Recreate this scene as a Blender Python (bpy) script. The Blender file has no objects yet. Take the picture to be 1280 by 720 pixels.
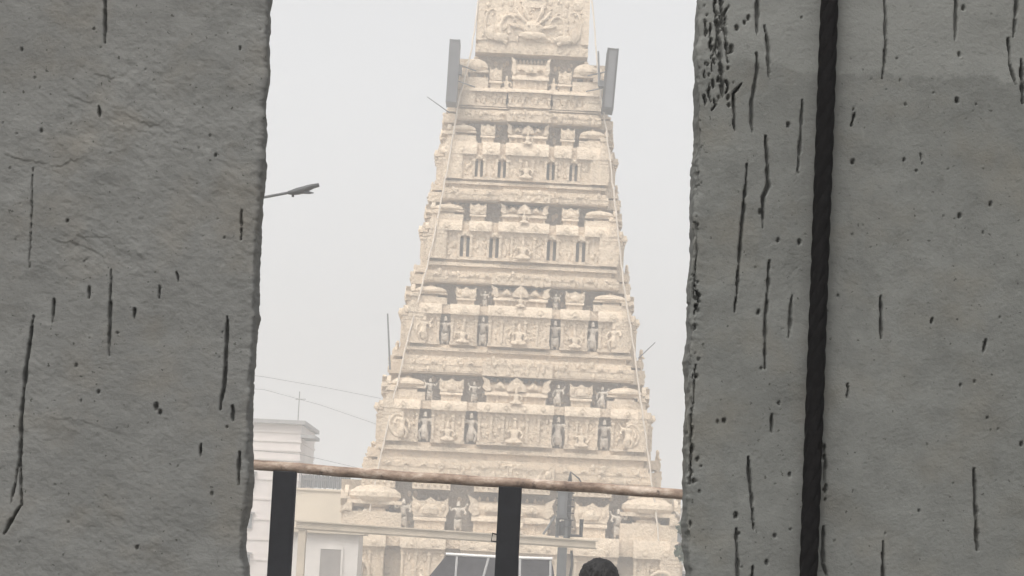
import bpy, bmesh, math, random
import numpy as np
from mathutils import Vector, Matrix, Euler

random.seed(11)
rng = np.random.default_rng(5)
scene = bpy.context.scene
col = scene.collection
R = math.radians

# ------------------------------------------------------------------ camera
F = 2772.0                      # focal length in pixels of a 1280 px wide frame
PITCH, ROLL = R(7.0), R(2.7)
DECK = 5.5                      # raised deck the photographer stands on
CAM = Vector((0, 0, DECK + 1.55))
fw = Vector((0, math.cos(PITCH), math.sin(PITCH)))
r0 = Vector((1, 0, 0)); u0 = Vector((0, -math.sin(PITCH), math.cos(PITCH)))
RC = r0 * math.cos(ROLL) + u0 * math.sin(ROLL)
UC = -r0 * math.sin(ROLL) + u0 * math.cos(ROLL)
cd = bpy.data.cameras.new('camera'); cam = bpy.data.objects.new('camera', cd); col.objects.link(cam)
M3 = Matrix((RC, UC, -fw)).transposed()
cam.matrix_world = Matrix.Translation(CAM) @ M3.to_4x4()
cd.sensor_width = 36; cd.lens = 36 * F / 1280; cd.clip_start = 0.05; cd.clip_end = 6000
scene.camera = cam

def at(px, py, Y):
    """world point at distance Y (plane of constant world Y) for a place measured on the photo"""
    d = fw + RC * ((px - 640) / F) + UC * ((360 - py) / F)
    return CAM + d * (Y / d.y)
def mpp(Y):                     # metres per photo pixel at distance Y
    return Y / F

# ------------------------------------------------------------------ helpers
def tag(o, label=None, cat=None, group=None, kind=None):
    if label: o['label'] = label
    if cat: o['category'] = cat
    if group: o['group'] = group
    if kind: o['kind'] = kind
    return o
def empty(name, loc=(0, 0, 0), rz=0):
    o = bpy.data.objects.new(name, None); col.objects.link(o)
    o.location = loc; o.rotation_euler.z = rz; o.empty_display_size = 0.3
    return o
def link_mesh(name, me, mat, parent=None, smooth=False):
    o = bpy.data.objects.new(name, me); col.objects.link(o)
    if mat is not None and not me.materials: me.materials.append(mat)
    if parent is not None: o.parent = parent
    if smooth:
        me.polygons.foreach_set('use_smooth', [True] * len(me.polygons))
    return o

class MB:
    """collects shapes into ONE mesh; T maps face coordinates (u, d, z) to x, y, z"""
    def __init__(s, T=None):
        s.v = []; s.f = []; s.T = T or (lambda u, d, z: (u, d, z))
    def add(s, vs, fs):
        n = len(s.v)
        s.v += [s.T(*p) for p in vs]
        s.f += [tuple(i + n for i in f) for f in fs]
    def box(s, a0, a1, b0, b1, c0, c1):
        vs = [(a, b, c) for c in (c0, c1) for a, b in ((a0, b0), (a1, b0), (a1, b1), (a0, b1))]
        s.add(vs, [(3, 2, 1, 0), (4, 5, 6, 7), (0, 1, 5, 4), (1, 2, 6, 5), (2, 3, 7, 6), (3, 0, 4, 7)])
    def prism(s, prof, u0, u1):         # profile of (d, z) swept along u
        n = len(prof)
        vs = [(u0, d, z) for d, z in prof] + [(u1, d, z) for d, z in prof]
        fs = [tuple(range(n - 1, -1, -1)), tuple(range(n, 2 * n))]
        fs += [(i, (i + 1) % n, n + (i + 1) % n, n + i) for i in range(n)]
        s.add(vs, fs)
    def plate(s, prof, d0, d1):         # outline of (u, z) with thickness in d
        n = len(prof)
        vs = [(u, d0, z) for u, z in prof] + [(u, d1, z) for u, z in prof]
        fs = [tuple(range(n - 1, -1, -1)), tuple(range(n, 2 * n))]
        fs += [(i, (i + 1) % n, n + (i + 1) % n, n + i) for i in range(n)]
        s.add(vs, fs)
    def lathe(s, cx, cy, prof, n=10, sx=1.0, sy=1.0, rot=0.0):     # profile of (r, z)
        vs = []; fs = []
        for r, z in prof:
            for k in range(n):
                a = 2 * math.pi * k / n + rot
                vs.append((cx + sx * r * math.cos(a), cy + sy * r * math.sin(a), z))
        m = len(prof)
        for j in range(m - 1):
            for k in range(n):
                fs.append((j * n + k, j * n + (k + 1) % n, (j + 1) * n + (k + 1) % n, (j + 1) * n + k))
        fs.append(tuple(range(n - 1, -1, -1))); fs.append(tuple((m - 1) * n + k for k in range(n)))
        s.add(vs, fs)
    def blob(s, cx, cy, cz, rx, ry, rz, n=8, m=5):
        prof = [(max(0.05, math.sin(math.pi * (j + .25) / (m + .5))), -math.cos(math.pi * (j + .25) / (m + .5))) for j in range(m + 1)]
        vs = []; fs = []
        for r, z in prof:
            for k in range(n):
                a = 2 * math.pi * k / n
                vs.append((cx + rx * r * math.cos(a), cy + ry * r * math.sin(a), cz + rz * z))
        for j in range(m):
            for k in range(n):
                fs.append((j * n + k, j * n + (k + 1) % n, (j + 1) * n + (k + 1) % n, (j + 1) * n + k))
        fs.append(tuple(range(n - 1, -1, -1))); fs.append(tuple(m * n + k for k in range(n)))
        s.add(vs, fs)
    def tube(s, pts, r, n=8):
        pts = [Vector(p) for p in pts]
        rs = r if isinstance(r, (list, tuple)) else [r] * len(pts)
        vs = []; fs = []
        prev = None
        for i, p in enumerate(pts):
            t = (pts[min(i + 1, len(pts) - 1)] - pts[max(i - 1, 0)]).normalized()
            if prev is None:
                a = Vector((1, 0, 0)) if abs(t.x) < .9 else Vector((0, 1, 0))
                x = t.cross(a).normalized()
            else:
                x = (prev - t * prev.dot(t)).normalized()
            prev = x; y = t.cross(x)
            for k in range(n):
                a = 2 * math.pi * k / n
                vs.append(tuple(p + x * (rs[i] * math.cos(a)) + y * (rs[i] * math.sin(a))))
        for i in range(len(pts) - 1):
            for k in range(n):
                fs.append((i * n + k, i * n + (k + 1) % n, (i + 1) * n + (k + 1) % n, (i + 1) * n + k))
        fs.append(tuple(range(n - 1, -1, -1))); fs.append(tuple((len(pts) - 1) * n + k for k in range(n)))
        s.add(vs, fs)
    def mesh(s, name, bevel=0.0):
        me = bpy.data.meshes.new(name); me.from_pydata(s.v, [], s.f)
        bm = bmesh.new(); bm.from_mesh(me)
        bmesh.ops.recalc_face_normals(bm, faces=bm.faces)
        if bevel > 0:
            bmesh.ops.bevel(bm, geom=[e for e in bm.edges if len(e.link_faces) == 2 and e.calc_face_angle() > .6], offset=bevel, segments=2, affect='EDGES', profile=.5)
        bm.to_mesh(me); bm.free()
        return me
    def build(s, name, mat, parent=None, smooth=False, bevel=0.0):
        return link_mesh(name, s.mesh(name, bevel), mat, parent, smooth)

def skin_mesh(name, joints, bones, root=0, sub=1):
    """joints: name -> (x, y, z, radius); one continuous surface grown over the bones"""
    keys = list(joints); idx = {k: i for i, k in enumerate(keys)}
    me = bpy.data.meshes.new(name)
    me.from_pydata([joints[k][:3] for k in keys], [(idx[a], idx[b]) for a, b in bones], [])
    o = bpy.data.objects.new(name, me); col.objects.link(o)
    o.modifiers.new('s', 'SKIN'); o.modifiers.new('d', 'SUBSURF').levels = sub
    for i, k in enumerate(keys):
        r = joints[k][3]; sv = me.skin_vertices[0].data[i]
        sv.radius = r if isinstance(r, tuple) else (r, r); sv.use_root = (i == root)
    dg = bpy.context.evaluated_depsgraph_get(); dg.update()
    out = bpy.data.meshes.new_from_object(o.evaluated_get(dg)); out.name = name
    bpy.data.objects.remove(o); bpy.data.meshes.remove(me)
    return out

# ------------------------------------------------------------------ materials
class NT:
    def __init__(s, name):
        s.m = bpy.data.materials.new(name); s.m.use_nodes = True
        s.t = s.m.node_tree; s.b = s.t.nodes['Principled BSDF']
        s.co = s.t.nodes.new('ShaderNodeTexCoord')
    def n(s, typ, **kw):
        nd = s.t.nodes.new(typ)
        for k, v in kw.items():
            if hasattr(nd, k) and not k[0].isupper(): setattr(nd, k, v)
        return nd
    def l(s, a, b): s.t.links.new(a, b)
    def noise(s, scale, detail=4, rough=.6, stretch=None, coord='Object'):
        mp = s.n('ShaderNodeMapping'); s.l(s.co.outputs[coord], mp.inputs['Vector'])
        if stretch: mp.inputs['Scale'].default_value = stretch
        nz = s.n('ShaderNodeTexNoise'); s.l(mp.outputs['Vector'], nz.inputs['Vector'])
        nz.inputs['Scale'].default_value = scale; nz.inputs['Detail'].default_value = detail; nz.inputs['Roughness'].default_value = rough
        return nz.outputs['Fac']
    def ramp(s, fac, stops):
        rp = s.n('ShaderNodeValToRGB'); s.l(fac, rp.inputs['Fac'])
        e = rp.color_ramp.elements
        while len(e) < len(stops): e.new(.5)
        for el, (p, c) in zip(e, stops):
            el.position = p; el.color = (*c, 1) if len(c) == 3 else c
        return rp.outputs['Color']
    def mix(s, a, b, fac, mode='MIX'):
        mx = s.n('ShaderNodeMix'); mx.data_type = 'RGBA'; mx.blend_type = mode
        for v, i in ((fac, 0), (a, 6), (b, 7)):
            if hasattr(v, 'links'): s.l(v, mx.inputs[i])
            else: mx.inputs[i].default_value = v if i == 0 else ((*v, 1) if len(v) == 3 else v)
        return mx.outputs[2]
    def bump(s, h, strength, dist):
        b = s.n('ShaderNodeBump'); b.inputs['Strength'].default_value = strength; b.inputs['Distance'].default_value = dist
        s.l(h, b.inputs['Height'])
        old = s.b.inputs['Normal'].links
        if old: s.l(old[0].from_socket, b.inputs['Normal'])
        s.l(b.outputs['Normal'], s.b.inputs['Normal'])
    def done(s, color, rough=.8, metal=0, spec=.3):
        if hasattr(color, 'links'): s.l(color, s.b.inputs['Base Color'])
        else: s.b.inputs['Base Color'].default_value = (*color, 1)
        s.b.inputs['Roughness'].default_value = rough; s.b.inputs['Metallic'].default_value = metal
        s.b.inputs['Specular IOR Level'].default_value = spec
        return s.m

def plain(name, c, rough=.8, var=.12, scale=3, metal=0, bump=0, bs=30, spec=.3):
    t = NT(name)
    lo = tuple(x * (1 - var) for x in c); hi = tuple(min(1, x * (1 + var)) for x in c)
    colr = t.ramp(t.noise(scale, 6), [(.3, lo), (.7, hi)])
    if bump: t.bump(t.noise(bs, 5), .6, bump)
    return t.done(colr, rough, metal, spec)

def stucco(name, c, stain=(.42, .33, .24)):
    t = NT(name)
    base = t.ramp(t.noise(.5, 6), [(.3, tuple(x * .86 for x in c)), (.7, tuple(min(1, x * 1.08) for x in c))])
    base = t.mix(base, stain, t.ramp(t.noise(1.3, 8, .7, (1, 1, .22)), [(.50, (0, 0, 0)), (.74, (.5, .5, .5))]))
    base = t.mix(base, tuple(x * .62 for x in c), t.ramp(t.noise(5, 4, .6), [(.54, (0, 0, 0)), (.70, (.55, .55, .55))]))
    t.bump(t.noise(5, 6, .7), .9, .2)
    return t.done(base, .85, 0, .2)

def concrete(name, c, fleck, tide_z, tide_amt):
    t = NT(name)
    base = t.ramp(t.noise(3.0, 8, .65), [(.3, tuple(x * .86 for x in c)), (.7, tuple(x * 1.12 for x in c))])
    base = t.mix(base, tuple(x * .80 for x in c), t.ramp(t.noise(28, 6, .7), [(.45, (0, 0, 0)), (.7, (.75, .75, .75))]))
    base = t.mix(base, tuple(x * 1.35 for x in c), t.ramp(t.noise(60, 4, .6), [(.62, (0, 0, 0)), (.75, (.5, .5, .5))]))
    # warm and cool patches, damp mark
    base = t.mix(base, (c[0] * 1.05, c[1] * .95, c[2] * .83), t.ramp(t.noise(9, 3), [(.5, (0, 0, 0)), (.75, (.55, .55, .55))]))
    # pores and specks of dirt
    base = t.mix(base, (.045, .045, .04), t.ramp(t.noise(150, 2, .5), [(.695, (0, 0, 0)), (.74, (.85, .85, .85))]))
    # tide mark: paler dry concrete above a wavering line
    geo = t.n('ShaderNodeNewGeometry'); sep = t.n('ShaderNodeSeparateXYZ'); t.l(geo.outputs['Position'], sep.inputs[0])
    ad = t.n('ShaderNodeMath'); ad.operation = 'MULTIPLY_ADD'
    t.l(t.noise(11, 6, .7), ad.inputs[0]); ad.inputs[1].default_value = .10; t.l(sep.outputs['Z'], ad.inputs[2])
    mr = t.n('ShaderNodeMapRange'); t.l(ad.outputs[0], mr.inputs[0])
    mr.inputs[1].default_value = tide_z + .046; mr.inputs[2].default_value = tide_z + .054
    mr.inputs[3].default_value = 0; mr.inputs[4].default_value = tide_amt
    base = t.mix(base, tuple(x * 1.25 for x in c), mr.outputs[0])
    t.bump(t.noise(230, 4, .65), .6, .0016); t.bump(t.noise(90, 5, .6), .4, .0022)
    base = t.mix(base, (.07, .07, .062), t.ramp(t.noise(75, 3, .6, (1, 1, 2.0)), [(.58, (0, 0, 0)), (.70, (.32, .32, .32))]))
    if fleck:
        t.bump(t.noise(34, 3, .55, (1, 1, 2.3)), .26, .005)
    else:
        t.bump(t.noise(45, 4, .6), .22, .004)
    return t.done(base, .92, 0, .15)

M = {}
M['cream'] = stucco('cream_stucco', (.78, .64, .48))
M['statue'] = stucco('statue_stucco', (.66, .58, .48))
M['window'] = plain('window_plaster', (.25, .235, .22), .8, .2)
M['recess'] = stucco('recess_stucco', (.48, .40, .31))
M['granite'] = plain('granite', (.32, .28, .24), .8, .25, 1.5, bump=.03, bs=4)
M['concrete_rough'] = concrete('rough_concrete', (.156, .156, .148), True, 40, 0)
_z = at(1150, 92, 3.0).z
M['concrete_smooth'] = concrete('smooth_concrete', (.139, .141, .132), False, _z, .85)
M['rope'] = plain('black_rope', (.007, .0065, .0065), .95, .4, 120, bump=.0015, bs=300, spec=.06)
M['blackpost'] = plain('black_paint', (.009, .009, .011), .6, .35, 14, bump=.002, bs=40, spec=.12)
t = NT('rusty_paint')
c = t.ramp(t.noise(13, 8, .75, (.5, 1, 1)), [(.32, (.09, .055, .038)), (.5, (.27, .195, .145)), (.68, (.55, .46, .38))])
c = t.mix(c, (.03, .02, .016), t.ramp(t.noise(26, 5, .7), [(.58, (0, 0, 0)), (.72, (.9, .9, .9))]))
t.bump(t.noise(40, 5, .7), .5, .004); M['rust'] = t.done(c, .6, 0, .4)
M['greypanel'] = plain('grey_sheet', (.11, .11, .115), .6, .2, 1.5)
M['darkmetal'] = plain('dark_metal', (.012, .011, .011), .6, .3, 6)
M['greymetal'] = plain('grey_metal', (.16, .155, .15), .5, .25, 5, metal=.0)
M['lampgrey'] = plain('lamp_grey', (.075, .078, .078), .5, .2, 5)
M['white'] = plain('white_wall', (.66, .60, .56), .85, .08, .6)
M['whitetrim'] = plain('white_trim', (.75, .73, .70), .7, .08, 2)
M['ledge'] = plain('ledge_grey', (.30, .29, .28), .8, .15, 2)
M['yellow'] = plain('cream_wall', (.70, .60, .46), .85, .06, .8)
M['sheet'] = plain('weathered_sheet', (.09, .097, .10), .7, .35, 2.2)
M['beam'] = plain('pale_concrete', (.47, .40, .31), .85, .14, 1.5, bump=.02, bs=9)
M['palegrey'] = plain('pale_plaster', (.62, .58, .54), .85, .08, 1.2)
M['door'] = plain('grey_door', (.27, .245, .225), .6, .12, 2)
M['roofgrey'] = plain('grey_roof', (.032, .029, .031), .7, .4, 2.5, bump=.02, bs=8)
M['cord'] = plain('pale_cord', (.60, .52, .43), .7, .1, 3)
M['wire'] = plain('wire', (.22, .22, .22), .6, .1, 3)
M['glass'] = plain('dull_glass', (.10, .11, .12), .25, .2, 2, spec=.5)
M['ground'] = plain('dusty_ground', (.23, .20, .16), .95, .25, .15, bump=.05, bs=2)
M['asphalt'] = plain('asphalt', (.055, .054, .052), .9, .2, .8)
M['deck'] = plain('deck_concrete', (.12, .12, .115), .9, .2, 1.2)
M['skin'] = plain('skin', (.26, .145, .09), .55, .08, 8)
M['hair'] = plain('black_hair', (.010, .009, .009), .6, .4, 60, bump=.004, bs=220)
M['shirt'] = plain('dark_shirt', (.10, .10, .13), .85, .15, 20)
M['trousers'] = plain('dark_trousers', (.05, .05, .06), .85, .15, 20)
M['leaf'] = plain('leaf', (.04, .06, .03), .7, .5, 1.5)
M['bark'] = plain('bark', (.12, .09, .07), .9, .3, 4)
M['eye'] = plain('eye', (.6, .58, .55), .3, .02)

# ------------------------------------------------------------------ setting
g = MB(); g.add([(-2500, -2500, 0), (2500, -2500, 0), (2500, 2500, 0), (-2500, 2500, 0)], [(0, 1, 2, 3)])
tag(g.build('ground', M['ground']), kind='structure')
g = MB(); g.add([(-300, 40, .004), (300, 40, .004), (300, 51, .004), (-300, 51, .004)], [(0, 1, 2, 3)])
tag(g.build('road', M['asphalt']), kind='structure')
g = MB(); g.box(-300, 300, 51, 51.3, 0, .14); g.box(-300, 300, 51.3, 54.5, 0, .135)
tag(g.build('pavement', M['deck']), kind='structure')
g = MB(); g.box(-7, 7, -4, 12.5, DECK - .3, DECK)
for x in (-5, 5):
    for y in (-2, 5, 11): g.box(x - .3, x + .3, y - .3, y + .3, 0, DECK - .3)
tag(g.build('platform', M['deck']), kind='structure')

# ------------------------------------------------------------------ near concrete slabs
def vnoise(x, y, seed):
    xi = np.floor(x).astype(np.int64); yi = np.floor(y).astype(np.int64)
    xf = x - xi; yf = y - yi
    def h(a, b):
        n = (a * 374761393 + b * 668265263 + seed * 974634777) & 0xFFFFFFFF
        n = ((n ^ (n >> 13)) * 1274126177) & 0xFFFFFFFF
        return ((n ^ (n >> 16)) & 0xFFFF) / 65535.0
    u = xf * xf * (3 - 2 * xf); v = yf * yf * (3 - 2 * yf)
    return (h(xi, yi) * (1 - u) + h(xi + 1, yi) * u) * (1 - v) + (h(xi, yi + 1) * (1 - u) + h(xi + 1, yi + 1) * u) * v
def fbm(x, y, seed, oct=4, gain=.55):
    s = 0; a = 1; tot = 0
    for k in range(oct):
        s = s + a * vnoise(x * 2 ** k, y * 2 ** k, seed + k * 17); tot += a; a *= gain
    return s / tot - .5

def slab(name, side, YF, TH, edge_px, cracks, pits, steps, mat, rough, width, seed):
    """side -1: slab stands left of its edge, +1: right of it.  Real carved cracks and pits."""
    YB = YF + TH
    ep = np.array([[at(px, py, YB).x, at(px, py, YB).z] for px, py in edge_px]); ep = ep[np.argsort(ep[:, 1])]
    zlo, zhi = at(640, 760, YF).z, at(640, -40, YF).z
    z = np.concatenate([np.linspace(DECK, zlo, 24)[:-1], np.arange(zlo, zhi, .00135), np.linspace(zhi, DECK + 3.2, 14)[1:]])
    A, B = np.polyfit(ep[:, 1], ep[:, 0], 1)
    base = A * z + B
    wig = np.interp(z, ep[:, 1], ep[:, 0] - (A * ep[:, 1] + B))
    wig = wig + .006 * fbm(z * 45, z * 0 + .5, seed + 3, 4)
    # profile: s along the section (front face, rounded arris, side face, back)
    rr = .006
    pr = []
    vis = .48 if side < 0 else .56
    for s in np.concatenate([np.linspace(width, vis, 8)[:-1], np.arange(vis, rr, -.00135)]):
        pr.append((s, 0.0, 0, -1))
    for k in range(7):
        a = math.pi / 2 * k / 6
        pr.append((rr - rr * math.sin(a), rr - rr * math.cos(a), -math.sin(a), -math.cos(a)))
    for d in np.arange(rr + .0015, TH - .003, .0018): pr.append((0.0, d, -1, 0))
    pr.append((0.0, TH - .001, -1, 0)); pr.append((.004, TH, 0, 1)); pr.append((width, TH, 0, 1))
    pr = np.array(pr)                         # s, depth, n_s, n_y
    S, Z = np.meshgrid(pr[:, 0], z, indexing='xy'); D = np.broadcast_to(pr[:, 1], S.shape).copy()
    NS = np.broadcast_to(pr[:, 2], S.shape); NY = np.broadcast_to(pr[:, 3], S.shape)
    X = base[:, None] + side * S + wig[:, None] * np.exp(-S / .012)
    Yw = YF + D
    # photo coordinates of each point, to lay out the wear where it sits on the slab
    dx, dy, dz = X - CAM.x, Yw - CAM.y, Z - CAM.z
    dep = dx * fw.x + dy * fw.y + dz * fw.z
    PX = 640 + F * (dx * RC.x + dy * RC.y + dz * RC.z) / dep
    PY = 360 - F * (dx * UC.x + dy * UC.y + dz * UC.z) / dep
    T = S * 1.0 + D
    pm = np.clip(1.6 * (fbm(T * 7 + 3, Z * 7, seed + 61, 3) + .12) * 2.2, 0, 1)
    if side < 0: pm = np.clip(pm * .6 + np.exp(-((PX - 160) / 90) ** 2 - ((PY - 130) / 85) ** 2) + .9 * np.exp(-((PX - 120) / 70) ** 2 - ((PY - 310) / 40) ** 2), 0, 1.3)
    rough = rough * (.30 + .95 * pm)
    disp = .010 * fbm(T * 9, Z * 9, seed, 3) + rough * .0034 * fbm(T * 38, Z * 38, seed + 31, 4)
    disp = disp + rough * .0014 * fbm((T + Z * side * .45) * 95, (Z - T * .3) * 150, seed + 41, 3)
    near = np.exp(-(S + D * .3) / .012)       # arris is crumbly
    disp = disp + near * (.009 * fbm(T * 30, Z * 55, seed + 9, 4) - np.clip(.016 * (fbm(T * 25, Z * 22, seed + 77, 4) - .08), 0, .02))
    front = (pr[:, 3] < -.3)[None, :]
    for (x0, y0, x1, y1, amt) in steps:       # edges of an old plaster coat
        m = (PX > x0 - 3) & (PX < x1 + 3)
        yl = y0 + (y1 - y0) * (PX - x0) / max(1, x1 - x0) + 9 * fbm(PX / 11, PX * 0, seed + int(x0), 3)
        w = np.clip((PX - x0) / 10, 0, 1) * np.clip((x1 - PX) / 10, 0, 1)
        dd = PY - yl
        disp = disp - np.where(m & front, (.28 + .3 * fbm(PX / 14, PY / 14, seed + 51, 2)) * amt * w * np.where(dd > 0, np.exp(-dd / 14), 0), 0)
    carve = np.zeros_like(disp)
    wob = 2.2 * fbm(PX / 9, PY / 9, seed + 5, 3); wob2 = 2.2 * fbm(PX / 9, PY / 9, seed + 6, 3)
    for pts, w, bead in cracks:
        pts = np.array(pts, float)
        x0, x1 = pts[:, 0].min() - 9, pts[:, 0].max() + 9; y0, y1 = pts[:, 1].min() - 6, pts[:, 1].max() + 6
        rows = np.where((PY.max(1) > y0) & (PY.min(1) < y1))[0]
        cols = np.where((PX.max(0) > x0) & (PX.min(0) < x1))[0]
        if len(rows) == 0 or len(cols) == 0: continue
        sl = np.ix_(rows, cols)
        px = PX[sl] + wob[sl]; py = PY[sl] + wob2[sl]
        L = np.concatenate([[0], np.cumsum(np.hypot(np.diff(pts[:, 0]), np.diff(pts[:, 1])))]); tot = L[-1]
        best = np.full(px.shape, 1e9); tt = np.zeros_like(px)
        for i in range(len(pts) - 1):
            a = pts[i]; b = pts[i + 1]; ab = b - a
            q = np.clip(((px - a[0]) * ab[0] + (py - a[1]) * ab[1]) / max(1e-6, ab @ ab), 0, 1)
            d = np.hypot(px - a[0] - q * ab[0], py - a[1] - q * ab[1])
            better = d < best; best = np.where(better, d, best); tt = np.where(better, (L[i] + q * (L[i + 1] - L[i])) / tot, tt)
        wl = .70 * w * (.35 + .65 * np.sin(np.clip(tt, .02, .98) * math.pi) ** .6) * (.75 + .9 * (vnoise(tt * tot / 9, tt * 0, seed + int(pts[0, 0])) - .15))
        if bead: wl = wl * np.clip(2.6 * vnoise(px / 3.5, py / 4.5, seed + 15) - .25, .1, 1.5)
        prof = np.clip(1.25 - best / np.maximum(.4, wl * .5), 0, 1)
        prof = prof * prof * (3 - 2 * prof)
        depth = (.006 + .0022 * w) * (.7 + .3 * ((int(pts[0, 0]) * 7) % 10) / 9)
        carve[sl] = np.maximum(carve[sl], depth * prof)
    for (x, y, r) in pits:
        m_r = np.where((PY.max(1) > y - 3 * r - 3) & (PY.min(1) < y + 3 * r + 3))[0]
        m_c = np.where((PX.max(0) > x - 3 * r - 3) & (PX.min(0) < x + 3 * r + 3))[0]
        if len(m_r) == 0 or len(m_c) == 0: continue
        sl = np.ix_(m_r, m_c)
        d = np.hypot((PX[sl] - x) + wob[sl] * .8, ((PY[sl] - y) + wob2[sl] * .8) * .62)
        prof = np.clip(1.2 - d / r, 0, 1)
        carve[sl] = np.maximum(carve[sl], .0042 * r * prof ** .7)
    disp = disp - np.where(front, carve, 0) - np.where(~front, carve * .4, 0)
    disp = np.where(NY > .5, 0, disp)
    X = X + side * NS * disp; Yw = Yw + NY * disp
    nz, ns = X.shape
    me = bpy.data.meshes.new(name)
    v = np.stack([X, Yw, Z], -1).reshape(-1, 3)
    i = np.arange(nz - 1)[:, None] * ns + np.arange(ns - 1)[None, :]
    q = np.stack([i, i + 1, i + ns + 1, i + ns], -1)
    if side > 0: q = q[..., ::-1]
    # close the outer end, top and bottom
    j = np.arange(nz - 1) * ns
    e = np.stack([j + ns - 1, j, j + ns, j + 2 * ns - 1], -1)
    if side > 0: e = e[..., ::-1]
    q = np.concatenate([q.reshape(-1, 4), e.reshape(-1, 4)])
    nq = len(q); top = (nz - 1) * ns + np.arange(ns); bot = np.arange(ns)[::-1]
    if side > 0: top = top[::-1]; bot = bot[::-1]
    me.vertices.add(len(v)); me.vertices.foreach_set('co', v.ravel().astype(np.float32))
    me.loops.add(nq * 4 + 2 * ns)
    me.loops.foreach_set('vertex_index', np.concatenate([q.ravel(), top, bot]).astype(np.int32))
    me.polygons.add(nq + 2)
    ls = np.concatenate([np.arange(nq) * 4, [nq * 4, nq * 4 + ns]]).astype(np.int32)
    me.polygons.foreach_set('loop_start', ls)
    me.polygons.foreach_set('loop_total', np.concatenate([np.full(nq, 4), [ns, ns]]).astype(np.int32))
    me.update(calc_edges=True)
    me.polygons.foreach_set('use_smooth', np.concatenate([np.ones(nq, bool), [False, False]]))
    me.validate()
    return link_mesh(name, me, mat)

left_edge = [(346, -40), (343, 0), (341, 40), (338, 75), (339, 95), (335, 150), (332, 200), (330, 240), (327, 300), (325, 360), (325, 425), (320, 480), (317, 520), (318, 570), (315, 620), (310, 660), (311, 720), (310, 760)]
right_edge = [(869, -40), (868, 0), (867, 100), (866, 195), (862, 245), (861, 300), (857, 360), (856, 430), (853, 455), (855, 500), (853, 560), (852, 640), (854, 680), (857, 720), (857, 760)]
L_cr = [([(131, -20), (131, 30), (131, 53)], 5.5, 0), ([(139, 338), (138, 400), (136, 445)], 5, 0),
        ([(42, 395), (33, 455), (26, 525), (25, 575), (27, 632)], 6, 0), ([(25, 570), (20, 595), (14, 628)], 4, 0), ([(27, 630), (15, 650), (6, 667)], 5.5, 0),
        ([(284, 396), (281, 475), (275, 512)], 5.5, 0), ([(290, 506), (291, 525)], 5, 0), ([(299, 564), (298, 606)], 5.5, 0), ([(251, 555), (251, 569)], 4.5, 0),
        ([(68, 374), (66, 403)], 5, 0), ([(112, 358), (112, 373)], 4.5, 0), ([(168, 385), (168, 397)], 4.5, 0), ([(199, 357), (199, 373)], 3.5, 0), ([(123, 132), (124, 146)], 4.5, 0),
        ([(221, 340), (223, 352)], 3.5, 0), ([(302, 262), (301, 300)], 3.0, 1), ([(41, 210), (40, 270), (37, 335)], 2.2, 1)]
R_cr = [([(898, -20), (903, 22), (908, 62)], 5.5, 1), ([(893, 14), (898, 50), (901, 85), (904, 126)], 6, 1), ([(888, 30), (890, 88)], 4.5, 1), ([(948, -20), (947, 18), (946, 42)], 5.5, 0),
        ([(956, 32), (960, 60), (961, 96)], 5.5, 0), ([(946, 66), (947, 86), (939, 130), (940, 165)], 5.5, 0), ([(927, 104), (917, 117), (918, 163)], 5, 0),
        ([(957, 170), (960, 234), (954, 247), (953, 285)], 5.5, 0), ([(934, 205), (927, 290), (919, 390)], 5.5, 0), ([(1003, 125), (1001, 170), (997, 213)], 5, 0),
        ([(1106, -15), (1107, 55), (1103, 98)], 5.5, 0), ([(1196, -15), (1194, 49)], 5.5, 0), ([(1272, -15), (1267, 46)], 6, 0), ([(1261, 48), (1263, 80), (1269, 105)], 5.5, 0), ([(1277, 74), (1279, 128)], 7, 0),
        ([(962, 326), (957, 400), (956, 461)], 5.5, 0), ([(990, 369), (986, 422)], 5, 0), ([(1101, 366), (1102, 423)], 5, 0), ([(1232, 425), (1229, 440)], 5.5, 0),
        ([(965, 518), (965, 541)], 4.5, 0), ([(935, 571), (939, 620), (942, 662)], 6, 0), ([(920, 660), (923, 740)], 6, 0), ([(941, 708), (940, 740)], 4.5, 0),
        ([(1218, 586), (1220, 640), (1221, 687)], 6.5, 0), ([(1104, 677), (1104, 740)], 6, 0), ([(1030, 556), (1031, 625)], 5, 1), ([(1029, 658), (1028, 705), (1033, 719)], 6, 0),
        ([(867, 278), (870, 312), (865, 372)], 7, 0), ([(868, 352), (874, 372), (868, 390)], 5, 1), ([(858, 440), (860, 480)], 5, 0), ([(862, 498), (864, 560), (862, 604)], 7, 1), ([(870, 455), (866, 520)], 3, 1), ([(873, 212), (870, 232)], 5, 1),
        ([(1060, 480), (1059, 498)], 4, 1), ([(1165, 398), (1164, 405)], 4, 0), ([(1150, 192), (1152, 206)], 2.5, 0), ([(1068, 142), (1064, 158)], 5, 0)]
def pitset(n, x0, x1, r0, r1, extra):
    out = []
    for k in range(n):
        r = r0 + (r1 - r0) * random.random() ** 2.5
        out.append((random.uniform(x0, x1), random.uniform(-20, 740), r))
    return out + [(x, y, r * .55) for x, y, r in extra]
L_p = pitset(70, -20, 325, .6, 1.3, [(52, 163, 3), (27, 62, 3), (200, 515, 4), (171, 685, 3.5), (195, 508, 5), (84, 276, 3), (95, 457, 3), (123, 490, 3), (270, 194, 3), (265, 617, 3), (105, 327, 2), (300, 60, 3)])
flake = []
for _ in range(26):
    x_, y_ = random.gauss(896, 11), random.uniform(-5, 130); ln = random.uniform(5, 26)
    R_cr.append(([(x_, y_), (x_ + random.uniform(-2.5, 2.5), y_ + ln * .5), (x_ + random.uniform(-3, 3), y_ + ln)], random.uniform(2.5, 5), random.choice((0, 1))))
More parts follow.
